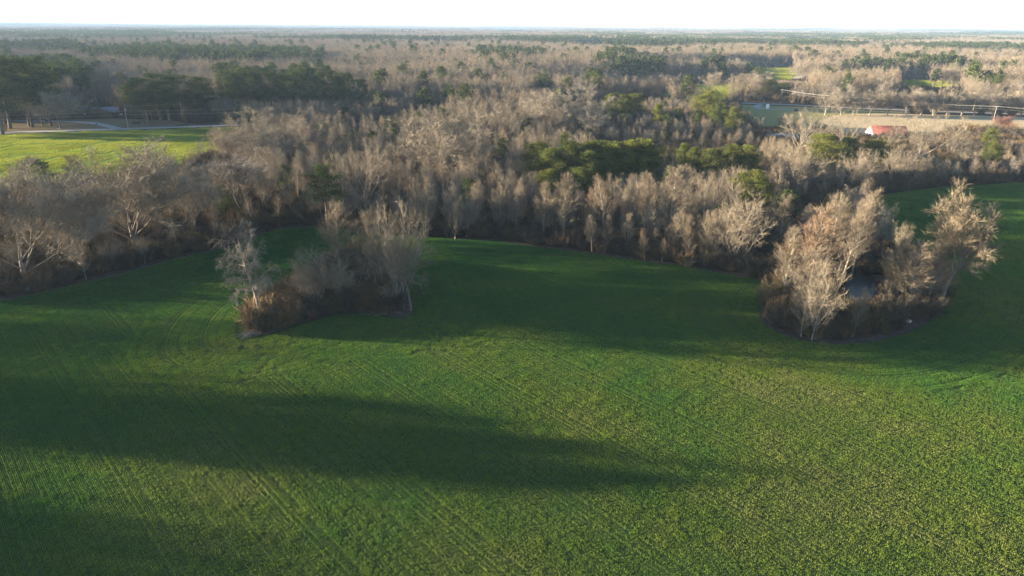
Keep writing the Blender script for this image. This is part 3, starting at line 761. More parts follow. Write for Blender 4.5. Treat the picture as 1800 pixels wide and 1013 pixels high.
fr = np.random.default_rng(21)
H_ = np.array([(a, b, c) for a, b, c, _ in HERO]); HM = [(a, b, m) for a, b, _, m in HERO if m]
gx, gy = jgrid(-520, 560, 95, 700, 5.6, fr)
d_ = np.hypot(gx, gy)
ok = infront(gx, gy) & ~excluded(gx, gy) & (d_ < 640)
for q in CLR: ok &= ~inpoly(gx, gy, q)
gx, gy, d_ = gx[ok], gy[ok], d_[ok]
near = np.full(len(gx), 1e9)
for a, b, c in H_: near = np.minimum(near, np.hypot(gx - a, gy - b) / max(c, 1.5))
keep = near > 0.8
gx, gy, d_ = gx[keep], gy[keep], d_[keep]
edge = np.minimum(seg_dist(gx, gy, EDGE_N), np.minimum(seg_dist(gx, gy, EDGE_E), seg_dist(gx, gy, EDGE_W)))
ps = pine_share(gx, gy); u = fr.random(len(gx))
px_, py_ = proj(np.c_[gx, gy, np.zeros(len(gx))])
slimshare = np.where((px_ > 430) & (px_ < 1400) & (d_ < 330), 0.78, 0.42)
species = np.where(u < ps, 2, np.where(fr.random(len(gx)) < slimshare, 1, 0))
hh = fr.uniform(0.8, 1.15, len(gx)) * (10.5 + 3.0 * vnoise(gx, gy, 40, 3) + 4.5 * np.clip((d_ - 330) / 120, 0, 1))
hh = np.where((px_ > 1380) & (d_ < 330), hh * 0.72, hh)
hh = np.where(px_ < 420, np.where(d_ < 330, hh * 0.62, hh), hh)
hh = np.where((px_ > 980) & (px_ < 1345) & (d_ > 285) & (d_ < 470), np.minimum(hh, 8.0), hh)
hh = np.where(species == 2, hh * np.where(d_ < 330, 0.95, 1.25), hh)
# thin out: oaks need room
sp0 = (species == 0) & (fr.random(len(gx)) < 0.45)
gx, gy, d_, species, hh, px_, py_ = [q[~sp0] for q in (gx, gy, d_, species, hh, px_, py_)]
# keep the trees one can single out clear of those that stand before them
h_full = hh.copy()
tz = np.array([(CAM_H + math.hypot(*G(x, b)[:2]) * 0, x, b, t, w_, d) for x, b, t, w_, d in HPX])
for _, x, b, t, w_, d in tz:
    col = (np.abs(px_ - x) < w_ * 0.46 + 4) & (d_ < d)
    lim = t + 0.62 * (b - t)
    ry = ray(x, lim); zz = CAM_H + d_ * ry[2] / np.linalg.norm(ry[:2])
    hh = np.where(col, np.minimum(hh, zz), hh)
# and keep the fields, the road and the barn that show behind the nearer trees in view
for x0, x1, lim in ((1316, 1425, 142), (1574, 1690, 158), (1252, 1318, 179), (1040, 1330, 262), (-40, 425, 292), (1440, 1530, 236), (1515, 1600, 248), (1600, 1830, 237), (1318, 1440, 236), (1250, 1345, 187), (1325, 1440, 196)):
    yf = 204 if x0 in (1440, 1515, 1600) else lim
    far = min(np.linalg.norm(G(x0, yf)[:2]), np.linalg.norm(G(x1, yf)[:2]))
    mid = (x0 + x1) / 2
    ry = ray(mid, lim + 3); zz = CAM_H + d_ * ry[2] / np.linalg.norm(ry[:2]) * (1 + 0.05 * fr.random(len(d_)))
    hh = np.where((px_ > x0) & (px_ < x1) & (d_ < far), np.minimum(hh, zz), hh)
# trees do not stand where they would take the sun from the green fields
def sun_limit(x, y, h):
    for s_ in np.arange(2, 150, 3.0):
        X = x - SUN_DIR[0] * s_; Y = y - SUN_DIR[1] * s_
        lit = inpoly(X, Y, FIELD_A) | inpoly(X, Y, FIELD_B) | inpoly(X, Y, FIELD_C)
        h = np.where(lit, np.minimum(h, 2.5 + s_ * math.tan(SUN_EL)), h)
    return h
hh = sun_limit(gx, gy, hh)
ok = (hh > 4.0) & (hh > 0.5 * h_full)
gx, gy, d_, species, hh, px_, py_ = [q[ok] for q in (gx, gy, d_, species, hh, px_, py_)]
size = hh / d_
infr = (px_ > -20) & (px_ < 1820)
def region(x, y, px, py, d):
    best, m = 1e9, None
    for a, b, q in HM:
        k = math.hypot(x - a, y - b)
        if k < best: best, m = k, q
    return m, best
names = ['bare_tree', 'slender_tree', 'pine_tree']
words = [["spreading bare tree", "spreading bare trees"], ["slim upright bare tree", "slim upright bare trees"], ["dark pine", "dark pines"]]
keyp = [('oak_m', 3), ('slim_m', 4), ('pine_m', 3)]
heroes_n = [sum(1 for o in sc.objects if o.type == 'EMPTY' and o.name.split('.')[0] == n) for n in names]
stuff_mask = np.ones(len(gx), bool)
wr = [0.62, 0.36, 0.42]
for s in range(3):
    cand = np.where((species == s) & infr)[0]
    cand = cand[np.argsort(-size[cand])][:max(0, 300 - heroes_n[s])]
    if s == 2: cand = cand[:110]
    stuff_mask[cand] = False
    for i in cand:
        m, best = region(gx[i], gy[i], px_[i], py_[i], d_[i])
        if best > 60: m = "the far side of the road" if d_[i] > 340 else "the middle of the woods"
        wh = "behind" if True else ""
        lab = "%s in the woods around %s" % (words[s][0], m)
        grp = "%s around %s" % (words[s][1], m)
        key = keyp[s]
        if d_[i] < 175 and s < 2: p = T['slim'][i % 5] if s == 1 else T['round'][i % 2]
        else: p = T[key[0]][i % key[1]]
        thing_tree(names[s], p, (gx[i], gy[i], 0), hh[i], hh[i] * wr[s] * fr.uniform(0.85, 1.2), fr.uniform(0, 6.28), lab, 'tree', grp)
# the remaining middle-distance trees read as one wood
MT = T['oak_m'] + T['slim_m'] + T['pine_m'] + T['shade']
mp = [p.one() for p in MT]
mp_h = np.array([p.h for p in MT]); mp_w = np.array([p.w for p in MT])
mi = np.where(stuff_mask)[0]
ix = np.where(species[mi] == 0, mi % 3, np.where(species[mi] == 1, 3 + mi % 4, 7 + mi % 3))
ww = hh[mi] * np.array(wr)[species[mi]] * fr.uniform(0.85, 1.2, len(mi)) / mp_w[ix]
mid_P, mid_S, mid_I = [np.c_[gx[mi], gy[mi], np.zeros(len(mi))]], [np.c_[ww, ww, hh[mi] / mp_h[ix]]], [ix]
# tall woods that go on out of frame to the left: their shadows lie across the field
ox, oy = jgrid(-420, -60, -60, 330, 6.5, fr)
px2, py2 = proj(np.c_[ox, oy, np.full(len(ox), 8.0)])
vis = (oy > 30) & (px2 > -70)
# sunlit ground: the woods out of frame stand no higher than lets the sun reach it
LIT = [gpoly(q) for q in (
    [(60, 798), (240, 812), (420, 850), (620, 880), (800, 905), (900, 960), (560, 1013), (545, 960), (420, 908), (230, 872), (0, 852)],
    [(800, 905), (1000, 925), (1180, 905), (1270, 860), (1230, 800), (1290, 745), (1020, 700), (850, 662), (1180, 642), (1800, 636), (1800, 1060), (500, 1060), (560, 1013)],
    [(470, 596), (800, 608), (1000, 612), (1000, 622), (700, 618), (470, 606)],
    [(420, 632), (700, 640), (900, 648), (900, 662), (640, 654), (420, 642)],
    [(300, 694), (620, 700), (760, 728), (600, 722), (300, 706)],
    [(180, 652), (420, 660), (420, 667), (180, 659)], [(250, 735), (520, 745), (520, 757), (250, 747)], [(560, 742), (760, 752), (1010, 768), (1010, 778), (760, 764), (560, 754)], [(640, 782), (860, 806), (860, 816), (640, 794)], [(1000, 486), (1180, 484), (1370, 496), (1350, 540), (1000, 500)],
    [(1050, 530), (1345, 536), (1345, 560), (1050, 546)], [(1700, 600), (1800, 600), (1800, 608), (1700, 608)])]
hx, hy = -SUN_DIR[0] / np.hypot(*SUN_DIR[:2]), -SUN_DIR[1] / np.hypot(*SUN_DIR[:2])   # the way shadows fall
left_of_edge = ~inpoly(ox, oy, FIELD) & (seg_dist(ox, oy, EDGE_W_OUT + EDGE_W) > 5) & ~inpoly(ox, oy, FIELD_NW) & ~excluded(ox, oy)
k_ = left_of_edge & ~vis & (oy < 140) & (seg_dist(ox, oy, EDGE_W_OUT + EDGE_W) < 75)
ox, oy = ox[k_], oy[k_]
oh = fr.uniform(14, 25, len(ox))
oh = np.where(oy > 138, 4.0, np.where(oy > 121, np.minimum(oh, 9.0), oh))
for s_ in np.arange(4, 260, 2.5):
    for off in (-2.2, 0, 2.2):
        X = ox + hx * s_ - hy * off; Y = oy + hy * s_ + hx * off
        lit = np.zeros(len(ox), bool)
        for q in LIT: lit |= inpoly(X, Y, q)
        oh = np.where(lit, np.minimum(oh, s_ * math.tan(SUN_EL)), oh)
stray = fr.random(len(ox)) < 0.10
oh = np.where(stray & (oy < 120), np.maximum(oh, fr.uniform(11, 18, len(ox))), oh)
k_ = (oh > 5) & (fr.random(len(ox)) > np.where((oy > 82) & (oy < 112), 0.45, 0.08))
ox, oy, oh = ox[k_], oy[k_], oh[k_]
oi = 10 + np.arange(len(ox)) % 3
ow = oh * 0.62 / mp_w[oi]
mid_P.append(np.c_[ox, oy, np.zeros(len(ox))]); mid_S.append(np.c_[ow, ow, oh / mp_h[oi]]); mid_I.append(oi)
fx_ = np.array([G(a, b)[:2] for a, b in ((-70, 231), (-105, 233), (-150, 236), (-120, 229), (-60, 296), (-95, 303), (-130, 298), (-160, 312), (-85, 288), (-200, 300))])
mid_P.append(np.c_[fx_, np.zeros(len(fx_))]); q_ = 7 + np.arange(len(fx_)) % 3; qh = np.full(len(fx_), 17.0); mid_S.append(np.c_[9 / mp_w[q_], 9 / mp_w[q_], qh / mp_h[q_]]); mid_I.append(q_)
# tall pines out of frame whose crowns shade the middle of the field while light passes under them
bx_, by_ = [], []
for px, py in ((790, 735), (900, 790), (960, 765), (1010, 840), (1060, 790), (1140, 850), (860, 715), (1180, 800)):
    g = G(px, py); s_ = fr.uniform(150, 165); bx_.append(g[0] - hx * s_); by_.append(g[1] - hy * s_)
bx_, by_ = np.array(bx_), np.array(by_); bh = fr.uniform(19, 21.5, len(bx_)); bi = np.array([7, 8, 5, 7, 9, 8, 10, 5])
mid_P.append(np.c_[bx_, by_, np.zeros(len(bx_))]); bw = 7.5 / mp_w[bi]; mid_S.append(np.c_[bw, bw, bh / mp_h[bi]]); mid_I.append(bi)
mid_P, mid_S, mid_I = np.concatenate(mid_P), np.concatenate(mid_S), np.concatenate(mid_I)
scatter("woodland", mp, mid_P, mid_S, fr.uniform(0, 6.28, len(mid_P)), mid_I)

# far woods, single trees to 1.9 km
gx, gy = jgrid(-1500, 1500, 560, 1900, 8.0, fr)
d_ = np.hypot(gx, gy)
ok = infront(gx, gy, 40) & (d_ >= 636) & (d_ < 1900) & ~excluded(gx, gy)
clr = vnoise(gx, gy, 170, 31); 
ok &= ~((clr > 0.80))
gx, gy, d_ = gx[ok], gy[ok], d_[ok]
pn = fr.random(len(gx)) < pine_share(gx, gy)
fp = [p.one() for p in T['oak_f'] + T['pine_f']]; fh = np.array([p.h for p in T['oak_f'] + T['pine_f']]); fw = np.array([p.w for p in T['oak_f'] + T['pine_f']])
ix = np.where(pn, 3 + np.arange(len(gx)) % 2, np.arange(len(gx)) % 3)
hh = fr.uniform(0.8, 1.2, len(gx)) * (14 + 6 * vnoise(gx, gy, 120, 8)) * np.where(pn, 1.2, 1.0)
ww = np.where(pn, 9.0, 10.0) * fr.uniform(0.8, 1.25, len(gx)) / fw[ix]
px_, py_ = proj(np.c_[gx, gy, np.zeros(len(gx))])
for x0, x1, lim in ((1316, 1425, 142), (1574, 1690, 158)):
    ry = ray((x0 + x1) / 2, lim); zz = CAM_H + d_ * ry[2] / np.linalg.norm(ry[:2])
    hh = np.where((px_ > x0) & (px_ < x1) & (d_ < np.linalg.norm(G(x0, lim - 4)[:2])), np.minimum(hh, zz), hh)
hh = sun_limit(gx, gy, hh)
k_ = hh > 3; gx, gy, hh, ww, ix = gx[k_], gy[k_], hh[k_], ww[k_], ix[k_]
scatter("far_woods", fp, np.c_[gx, gy, np.zeros(len(gx))], np.c_[ww, ww, hh / fh[ix]], fr.uniform(0, 6.28, len(gx)), ix)

# farther still: patches of wood
def patch(name, seed, size_, n, per, L, wd, H, Wd, m, pinelike):
    r = np.random.default_rng(seed)
    c = np.c_[r.uniform(-size_ / 2, size_ / 2, (n, 2)), np.zeros(n)]
    hs = H * r.uniform(0.75, 1.2, n)
    cc = np.repeat(c, per, 0); h2 = np.repeat(hs, per)
    k = n * per
    z = h2 * (0.35 + 0.62 * r.random(k) ** 0.7)
    q = np.sin(np.clip((z / h2 - 0.3) / 0.7, 0, 1) * math.pi * 0.85 + 0.25) ** 0.8
    a = r.uniform(0, 6.28, k); rr_ = Wd / 2 * q * np.sqrt(r.random(k))
    o = cc + np.c_[rr_ * np.cos(a), rr_ * np.sin(a), z]
    d = nrm(np.c_[np.cos(a) * 0.5, np.sin(a) * 0.5, np.full(k, 0.7)] + r.normal(0, 0.5, (k, 3)))
    V, F = slivers(r, o, d, r.uniform(.6, 1.3, k) * L, np.full(k, wd))
    return bpy.data.objects.new(name, mesh_from(name, V, F, [m]))
pa = [patch("bare_patch", 1 + k, 64, 62, 60, 3.2, 0.8, 18, 10, (M_TWIG, M_TWIG_RED, M_TWIG_GREY)[k], False) for k in range(3)] + [patch("pine_patch", 11 + k, 64, 60, 42, 3.0, 1.3, 21, 9, M_PINE, True) for k in range(2)]
gx, gy = jgrid(-3800, 3800, 1400, 5000, 54, fr); d_ = np.hypot(gx, gy)
ok = infront(gx, gy, 60) & (d_ > 1890) & (d_ < 5000) & (vnoise(gx, gy, 260, 41) < 0.74); gx, gy = gx[ok], gy[ok]
pn = fr.random(len(gx)) < np.maximum(pine_share(gx, gy), 0.6 * (vnoise(gx * 0.4, gy, 330, 6) > 0.76))
ix = np.where(pn, 3 + np.arange(len(gx)) % 2, np.arange(len(gx)) % 3)
s_ = fr.uniform(0.9, 1.15, len(gx)); hz = (0.75 + 0.5 * vnoise(gx, gy, 300, 4))
P1 = np.c_[gx, gy, np.zeros(len(gx))]; S1 = np.c_[s_, s_, hz]; I1 = ix
gx, gy = jgrid(-10500, 10500, 4200, 13500, 175, fr); d_ = np.hypot(gx, gy)
ok = infront(gx, gy, 120) & (d_ > 4950) & (d_ < 13500) & (vnoise(gx, gy, 700, 43) < 0.72); gx, gy = gx[ok], gy[ok]
pn = vnoise(gx, gy, 900, 16) > 0.72
ix = np.where(pn, 3 + np.arange(len(gx)) % 2, np.arange(len(gx)) % 3)
s_ = np.full(len(gx), 2.9); hz = (0.8 + 0.7 * vnoise(gx, gy, 800, 14)) * (1 + 0.6 * (np.hypot(gx, gy) > 9000) * vnoise(gx, gy, 2500, 15))
P1 = np.concatenate([P1, np.c_[gx, gy, np.zeros(len(gx))]]); S1 = np.concatenate([S1, np.c_[s_, s_, hz]]); I1 = np.concatenate([I1, ix])
scatter("distant_woods", pa, P1, S1, fr.integers(0, 4, len(P1)) * math.pi / 2, I1)

# ------------------------------------------------------------------ brush: single shrubs along the edges, undergrowth inside
sp_ = T['shrub'] + T['straw']
def thing_shrub(p, x, y, H, W, lab, grp):
    return thing_tree('shrub', p, (x, y, 0), H, W, fr.uniform(0, 6.28), lab, 'shrub', grp)
def along(line, step, inset, jit):
    L = smooth_line(line, 12); seg = np.r_[0, np.cumsum(np.linalg.norm(np.diff(L, axis=0), axis=1))]
    s = np.arange(0, seg[-1], step); s = s + fr.uniform(-.3, .3, len(s)) * step
    x = np.interp(s, seg, L[:, 0]); y = np.interp(s, seg, L[:, 1])
    tx = np.interp(s + 1, seg, L[:, 0]) - np.interp(s - 1, seg, L[:, 0]); ty = np.interp(s + 1, seg, L[:, 1]) - np.interp(s - 1, seg, L[:, 1])
    q = np.hypot(tx, ty) + 1e-6
    off = inset + fr.uniform(-jit, jit, len(s))
    return x - ty / q * off, y + tx / q * off
SH = []
for line, step, inset, hr, lab, grp in [
    (EDGE_W + EDGE_N[:3], 1.9, 3.8, (2.4, 4.0), "dark brush clump at the foot of the hedgerow, by the ploughed margin", "brush along the hedgerow margin"),
    (EDGE_N[3:9], 1.9, 2.0, (2.4, 4.4), "dark brush clump in the shade of the woods' edge behind the field", "shaded brush along the woods' edge"),
    (EDGE_N[8:], 1.9, 2.0, (2.2, 4.6), "brown bramble clump at the sunny end of the woods' edge", "sunlit brambles along the woods' edge"),
    (CLUMP_E[:13], 1.6, 1.9, (2.4, 3.8), "olive brown thicket shrub ringing the pond", "thicket ringing the pond"),
    (EDGE_E, 2.4, 2.4, (2.4, 3.8), "dark brush clump along the top of the right green field", "brush along the right field's head")]:
    x, y = along(line, step, inset, 0.9)
    for a, b in zip(x, y):
        px, py = proj(np.array([[a, b, 1.0]]))
        if -10 < px[0] < 1810 and py[0] < 1010: SH.append((a, b, fr.uniform(*hr) * (0.5 if 1470 < px[0] < 1560 and py[0] > 500 else 1), lab, grp))
iw = np.array(ISLAND_W)
x, y = along(ISLAND_W + [ISLAND_W[0]], 2.0, 0.0, 0.4)
cen_ = iw.mean(0)
for a, b in zip(x + (cen_[0] - x) * 0.13, y + (cen_[1] - y) * 0.13): (proj(np.array([[a, b, 0.0]]))[0][0] < 690) and SH.append((a, b, fr.uniform(2.0, 3.8), "brown brush clump on the rim of the field island", "brush on the rim of the field island"))
tx, ty = jgrid(iw[:, 0].min(), iw[:, 0].max(), iw[:, 1].min(), iw[:, 1].max(), 2.1, fr)
k_ = inpoly(tx, ty, ISLAND_W) & (seg_dist(tx, ty, ISLAND_W + [ISLAND_W[0]]) > 1.0)
k_ &= proj(np.c_[tx, ty, np.zeros(len(tx))])[0] < 700
ISL_IN = np.c_[tx[k_], ty[k_]]
for n_, (a, b, h, lab, grp) in enumerate(SH[:470]):
    thing_shrub(T['shrub'][int(fr.integers(0, 5))], a, b, h, h * fr.uniform(0.95, 1.4), lab, grp)
for px, py, h, lab in [(1208, 468, 2.6, "tuft of straw-coloured dry grass at the woods' edge, below a white stem"), (1338, 488, 2.2, "golden dry grass tuft where the woods' edge meets the pond thicket"), (1365, 497, 1.8, "last golden grass tuft beside the pond thicket's corner"), (458, 566, 4.5, "orange-brown dry vine clump at the foot of the shaggy tree"), (1205, 465, 1.6, "pale dead grass tuft beside the straw-coloured one")]:
    b = G(px, py); thing_tree('grass_tuft', T['straw'][0], (b[0], b[1], 0), h, h * 1.3, fr.uniform(0, 6), lab, 'grass')
sp_one = [p.one() for p in T['shrub']]; sph = np.array([p.h for p in T['shrub']]); spw = np.array([p.w for p in T['shrub']])
x1, y1 = jgrid(-520, 560, 80, 420, 3.0, fr); d1 = np.hypot(x1, y1)
k1 = infront(x1, y1) & ~excluded(x1, y1) & (d1 < 420)
k1 |= (np.hypot(x1 - G(1508, 508)[0], y1 - G(1508, 508)[1]) < 34) & ~inpoly(x1, y1, FIELD) & ~inpoly(x1, y1, POND)
x2, y2 = jgrid(-620, 620, 380, 700, 7.0, fr); d2 = np.hypot(x2, y2)
k2 = infront(x2, y2) & ~excluded(x2, y2) & (d2 >= 420) & (d2 < 680)
ux, uy = np.r_[x1[k1], x2[k2]], np.r_[y1[k1], y2[k2]]
# low growth only between the pond and the near rim
apx, apy = proj(np.c_[ux, uy, np.zeros(len(ux))])
k_ = ~((apx > 1462) & (apx < 1556) & (apy > 484) & (apy < 610)); ux, uy = ux[k_], uy[k_]
ring_ = np.concatenate([np.c_[along(CLUMP_E[1:12], 1.9, q, 0.8)] for q in (4.2, 6.4)])
ux, uy = np.r_[ux, ISL_IN[:, 0], ring_[:, 0]], np.r_[uy, ISL_IN[:, 1], ring_[:, 1]]
ui = fr.integers(0, 5, len(ux)); uh = fr.uniform(1.6, 4.6, len(ux)) * np.where(np.hypot(ux, uy) > 400, 1.5, 1.0)
uw = uh * fr.uniform(1.0, 1.6, len(ux)) / spw[ui]
scatter("undergrowth", sp_one, np.c_[ux, uy, np.zeros(len(ux))], np.c_[uw, uw, uh / sph[ui]], fr.uniform(0, 6.28, len(ux)), ui)

# ------------------------------------------------------------------ the crop: drilled rows of young wheat
VPX = (-280 - 900) / math.hypot(FPX, 506.5 - 45)      # where the drill rows meet the horizon
ra = math.atan(VPX)
ux_ = np.array([math.sin(ra), math.cos(ra)]); vx_ = np.array([math.cos(ra), -math.sin(ra)])
def crop_patch(name, seed, S, rows, per, bl, hgt, wd, gaps=(), lane=0):
    r = np.random.default_rng(seed); rl = np.random.default_rng(900 + lane)
    v = (np.arange(rows) + 0.5) / rows * S - S / 2
    vv = np.repeat(v, per) + r.normal(0, 0.022, rows * per)
    uu = r.uniform(-S / 2, S / 2, rows * per)
    keep = np.ones(len(vv), bool)
    for g in gaps: keep &= (np.abs(vv - g) > 0.17) | (r.random(len(vv)) < 0.25)
    vv, uu = vv[keep], uu[keep]
    rowk = np.repeat(rl.uniform(0.6, 1.3, rows), per)[keep]
    k = rowk * (0.75 + 0.5 * vnoise(uu + seed * 13, vv + seed * 7, 0.45, seed))
    n = len(vv)
    O = np.repeat(np.c_[vv, uu, np.full(n, -0.01)], bl, 0); kk = np.repeat(k, bl)
    d = nrm(np.c_[r.normal(0, 0.42, (n * bl, 2)), np.ones(n * bl)])
    V, F = slivers(r, O, d, hgt * kk * r.uniform(0.6, 1.25, n * bl), np.full(n * bl, wd))
    return bpy.data.objects.new(name, mesh_from(name, V, F, [M_CROP]))
S = 3.0
cp = [crop_patch("crop_rows", 1 + k, S, 15, 34, 3, 0.20, 0.032, lane=k % 3) for k in range(9)] + [crop_patch("crop_rows_wheeled", 41 + k, S, 15, 34, 3, 0.20, 0.032, (-0.9, 0.9), lane=3) for k in range(3)]
cp += [crop_patch("crop_rows_short", 61 + k, 1.5, 8, 17, 3, 0.20, 0.032, lane=k % 2) for k in range(4)] + [crop_patch("crop_rows_short_wheeled", 71 + k, 1.5, 8, 17, 3, 0.18, 0.03, (0.0,), lane=2) for k in range(2)]
BOUND = EDGE_W_OUT + EDGE_W + EDGE_N + CLUMP_E + EDGE_E
ISL = ISLAND_W[4:] + ISLAND_W[:5]
def edge_distance(x, y): return np.minimum(seg_dist(x, y, BOUND), seg_dist(x, y, ISL))
def in_field(x, y): return inpoly(x, y, FIELD) & ~inpoly(x, y, ISLAND_W)
HEAD = 16.6
ii, jj = np.meshgrid(np.arange(-120, 160), np.arange(-120, 160))
ii, jj = ii.ravel(), jj.ravel()
cx = ii * S * ux_[0] + jj * S * vx_[0]; cy2 = ii * S * ux_[1] + jj * S * vx_[1]
def seen(x, y):
    a, b = proj(np.c_[x, y, np.zeros(len(x))]); return (y > 35) & (a > -60) & (a < 1860) & (b < 1060)
ok = in_field(cx, cy2) & seen(cx, cy2); cx, cy2, ii, jj = cx[ok], cy2[ok], ii[ok], jj[ok]
ok = edge_distance(cx, cy2) > HEAD; cx, cy2, ii, jj = cx[ok], cy2[ok], ii[ok], jj[ok]
lane = (jj * 7919 + 13) % 101 % 3
ci_ = np.where(jj % 4 == 0, 9 + fr.integers(0, 3, len(cx)), lane + 3 * fr.integers(0, 3, len(cx)))
CX, CY, CR, CI = [cx], [cy2], [np.full(len(cx), -ra)], [ci_]
# headland: rows and wheel tracks that follow the edge of the field, the island and the pond
for line, sgn in ((BOUND, 1), (ISL, 1)):
    L = smooth_line(line, 10)
    for k in range(11):
        off = 1.5 * k + 1.6
        # offset curve, resampled every 1.5 m
        d1_ = np.gradient(L, axis=0); d1_ /= np.linalg.norm(d1_, axis=1)[:, None]
        for sd in (1, -1):
            Q = L + np.c_[-d1_[:, 1], d1_[:, 0]] * off * sd
            sg = np.r_[0, np.cumsum(np.linalg.norm(np.diff(Q, axis=0), axis=1))]
            u_ = np.arange(0, sg[-1], 1.45)
            x = np.interp(u_, sg, Q[:, 0]); y = np.interp(u_, sg, Q[:, 1])
            a = np.arctan2(np.interp(u_ + .7, sg, Q[:, 1]) - np.interp(u_ - .7, sg, Q[:, 1]), np.interp(u_ + .7, sg, Q[:, 0]) - np.interp(u_ - .7, sg, Q[:, 0]))
            g_ = seen(x, y); x, y, a = x[g_], y[g_], a[g_]
            if not len(x): continue
            g_ = in_field(x, y) & (np.abs(edge_distance(x, y) - off) < 0.55); x, y, a = x[g_], y[g_], a[g_]
            CX.append(x); CY.append(y); CR.append(a - math.pi / 2)
            CI.append(np.where(k in (3, 7), 16 + fr.integers(0, 2, len(x)), 12 + k % 2 + 2 * fr.integers(0, 2, len(x))))
CX, CY, CR, CI = map(np.concatenate, (CX, CY, CR, CI))
gx, gy = np.meshgrid(np.arange(-125, 240, 1.4), np.arange(36, 300, 1.4)); gx, gy = gx.ravel(), gy.ravel()
k_ = seen(gx, gy) & in_field(gx, gy); gx, gy = gx[k_], gy[k_]
k_ = edge_distance(gx, gy) > 1.3; gx, gy = gx[k_], gy[k_]
fine = set()
for x, y, c in zip(CX, CY, CI):
    q = 1.5 if c < 12 else 0.6
    for a in np.arange(-q, q + 0.1, 0.7):
        for b in np.arange(-q, q + 0.1, 0.7): fine.add((int((x + a) // 0.7), int((y + b) // 0.7)))
k_ = np.array([(int(a // 0.7), int(b // 0.7)) not in fine for a, b in zip(gx, gy)])
CX = np.r_[CX, gx[k_] + fr.uniform(-.45, .45, k_.sum())]; CY = np.r_[CY, gy[k_] + fr.uniform(-.45, .45, k_.sum())]; CR = np.r_[CR, fr.uniform(0, 6.28, k_.sum())]; CI = np.r_[CI, 12 + fr.integers(0, 4, k_.sum())]
cs = 0.65 + 0.35 * vnoise(CX, CY, 14, 77) + 0.35 * vnoise(CX, CY, 4, 78)
scatter("grass", cp, np.c_[CX, CY, np.full(len(CX), 0.012)], np.c_[np.ones(len(CX)), np.ones(len(CX)), cs], CR, CI)
def far_crop(name, seed, S2, n):
    r = np.random.default_rng(seed)
    O = np.c_[r.uniform(-S2 / 2, S2 / 2, (n, 2)), np.zeros(n)]
    V, F = slivers(r, O, nrm(np.c_[r.normal(0, 0.4, (n, 2)), np.ones(n)]), r.uniform(.16, .34, n), np.full(n, 0.16))
    return bpy.data.objects.new(name, mesh_from(name, V, F, [M_CROPFAR]))
fc = [far_crop("young_crop", 3 + k, 8.0, 800) for k in range(2)]
FX = []
for q in (FIELD_NW, FIELD_A, FIELD_B, FIELD_C):
    q = np.array(q); a, b = jgrid(q[:, 0].min(), q[:, 0].max(), q[:, 1].min(), q[:, 1].max(), 8.0, fr)
    k_ = inpoly(a, b, q) & infront(a, b); FX.append(np.c_[a[k_], b[k_], np.full(k_.sum(), 0.03)])
FX = np.concatenate(FX)
scatter("field_grass", fc, FX, np.ones((len(FX), 3)), fr.integers(0, 4, len(FX)) * math.pi / 2, np.arange(len(FX)) % 2)

# ------------------------------------------------------------------ built things
def box_vf(c, s, rot=0.0):
    x, y, z = s[0] / 2, s[1] / 2, s[2] / 2
    v = np.array([(-x, -y, -z), (x, -y, -z), (x, y, -z), (-x, y, -z), (-x, -y, z), (x, -y, z), (x, y, z), (-x, y, z)])
    co, si = math.cos(rot), math.sin(rot)
    v = np.c_[v[:, 0] * co - v[:, 1] * si, v[:, 0] * si + v[:, 1] * co, v[:, 2]] + np.array(c)
    f = np.array([(0, 3, 2, 1), (4, 5, 6, 7), (0, 1, 5, 4), (1, 2, 6, 5), (2, 3, 7, 6), (3, 0, 4, 7)])
    return v, f
def merge(parts):
    V, F, b = [], [], 0
    for v, f in parts: V.append(v); F.append(np.asarray(f) + b); b += len(v)
    return np.concatenate(V), np.concatenate(F)
def cyl(p0, p1, r0c, r1c, s=8):
    p0, p1 = np.array(p0, float), np.array(p1, float); d = nrm(p1 - p0)
    b1 = nrm(np.cross(d, [0.3, 0.7, 0.6])); b2 = np.cross(d, b1); a = np.arange(s) / s * 2 * math.pi
    ring = np.outer(np.cos(a), b1) + np.outer(np.sin(a), b2)
    v = np.concatenate([p0 + ring * r0c, p1 + ring * r1c, [p1]])
    i = np.arange(s); j = (i + 1) % s
    f = np.stack([i, j, s + j, s + i], 1); top = np.stack([s + i, s + j, np.full(s, 2 * s), np.full(s, 2 * s)], 1)[:, :4]
    return v, f
def part(name, vf, mat, parent, label=None):
    o = link(name, mesh_from(name, vf[0], vf[1], [mat]), parent)
    if label: o['label'] = label
    return o
def empty(name, loc, rot, label, cat, group=None):
    e = link(name, None, None, loc); e.rotation_euler = (0, 0, rot); return tag(e, label, cat, group)

M_POLE = mat_plain("weathered_pole_wood", (0.30, 0.25, 0.20), 0.9, nscale=2)
M_WIRE = mat_plain("aluminium_wire", (0.45, 0.42, 0.37), 0.5)
M_STEEL = mat_plain("galvanised_steel", (0.45, 0.46, 0.47), 0.5, 0.3)
M_REDROOF = mat_plain("red_metal_roofing", (0.27, 0.075, 0.06), 0.55, nscale=0.6, var=0.15)
M_WALLB = mat_plain("pale_siding", (0.42, 0.46, 0.53), 0.7, nscale=0.8, var=0.08)
M_GREYROOF = mat_plain("grey_shingles", (0.17, 0.18, 0.20), 0.8, nscale=1.2, var=0.15)
M_BRICK = mat_plain("brown_brick", (0.16, 0.10, 0.08), 0.9, nscale=2, var=0.2)
M_GLASS = mat_plain("dark_window_glass", (0.03, 0.035, 0.045), 0.1, spec=0.5)
M_WHITE = mat_plain("white_paint", (0.78, 0.78, 0.76), 0.45)
M_BLUE = mat_plain("dark_blue_paint", (0.03, 0.05, 0.22), 0.35)
M_BLACK = mat_plain("black_rubber", (0.02, 0.02, 0.02), 0.8)
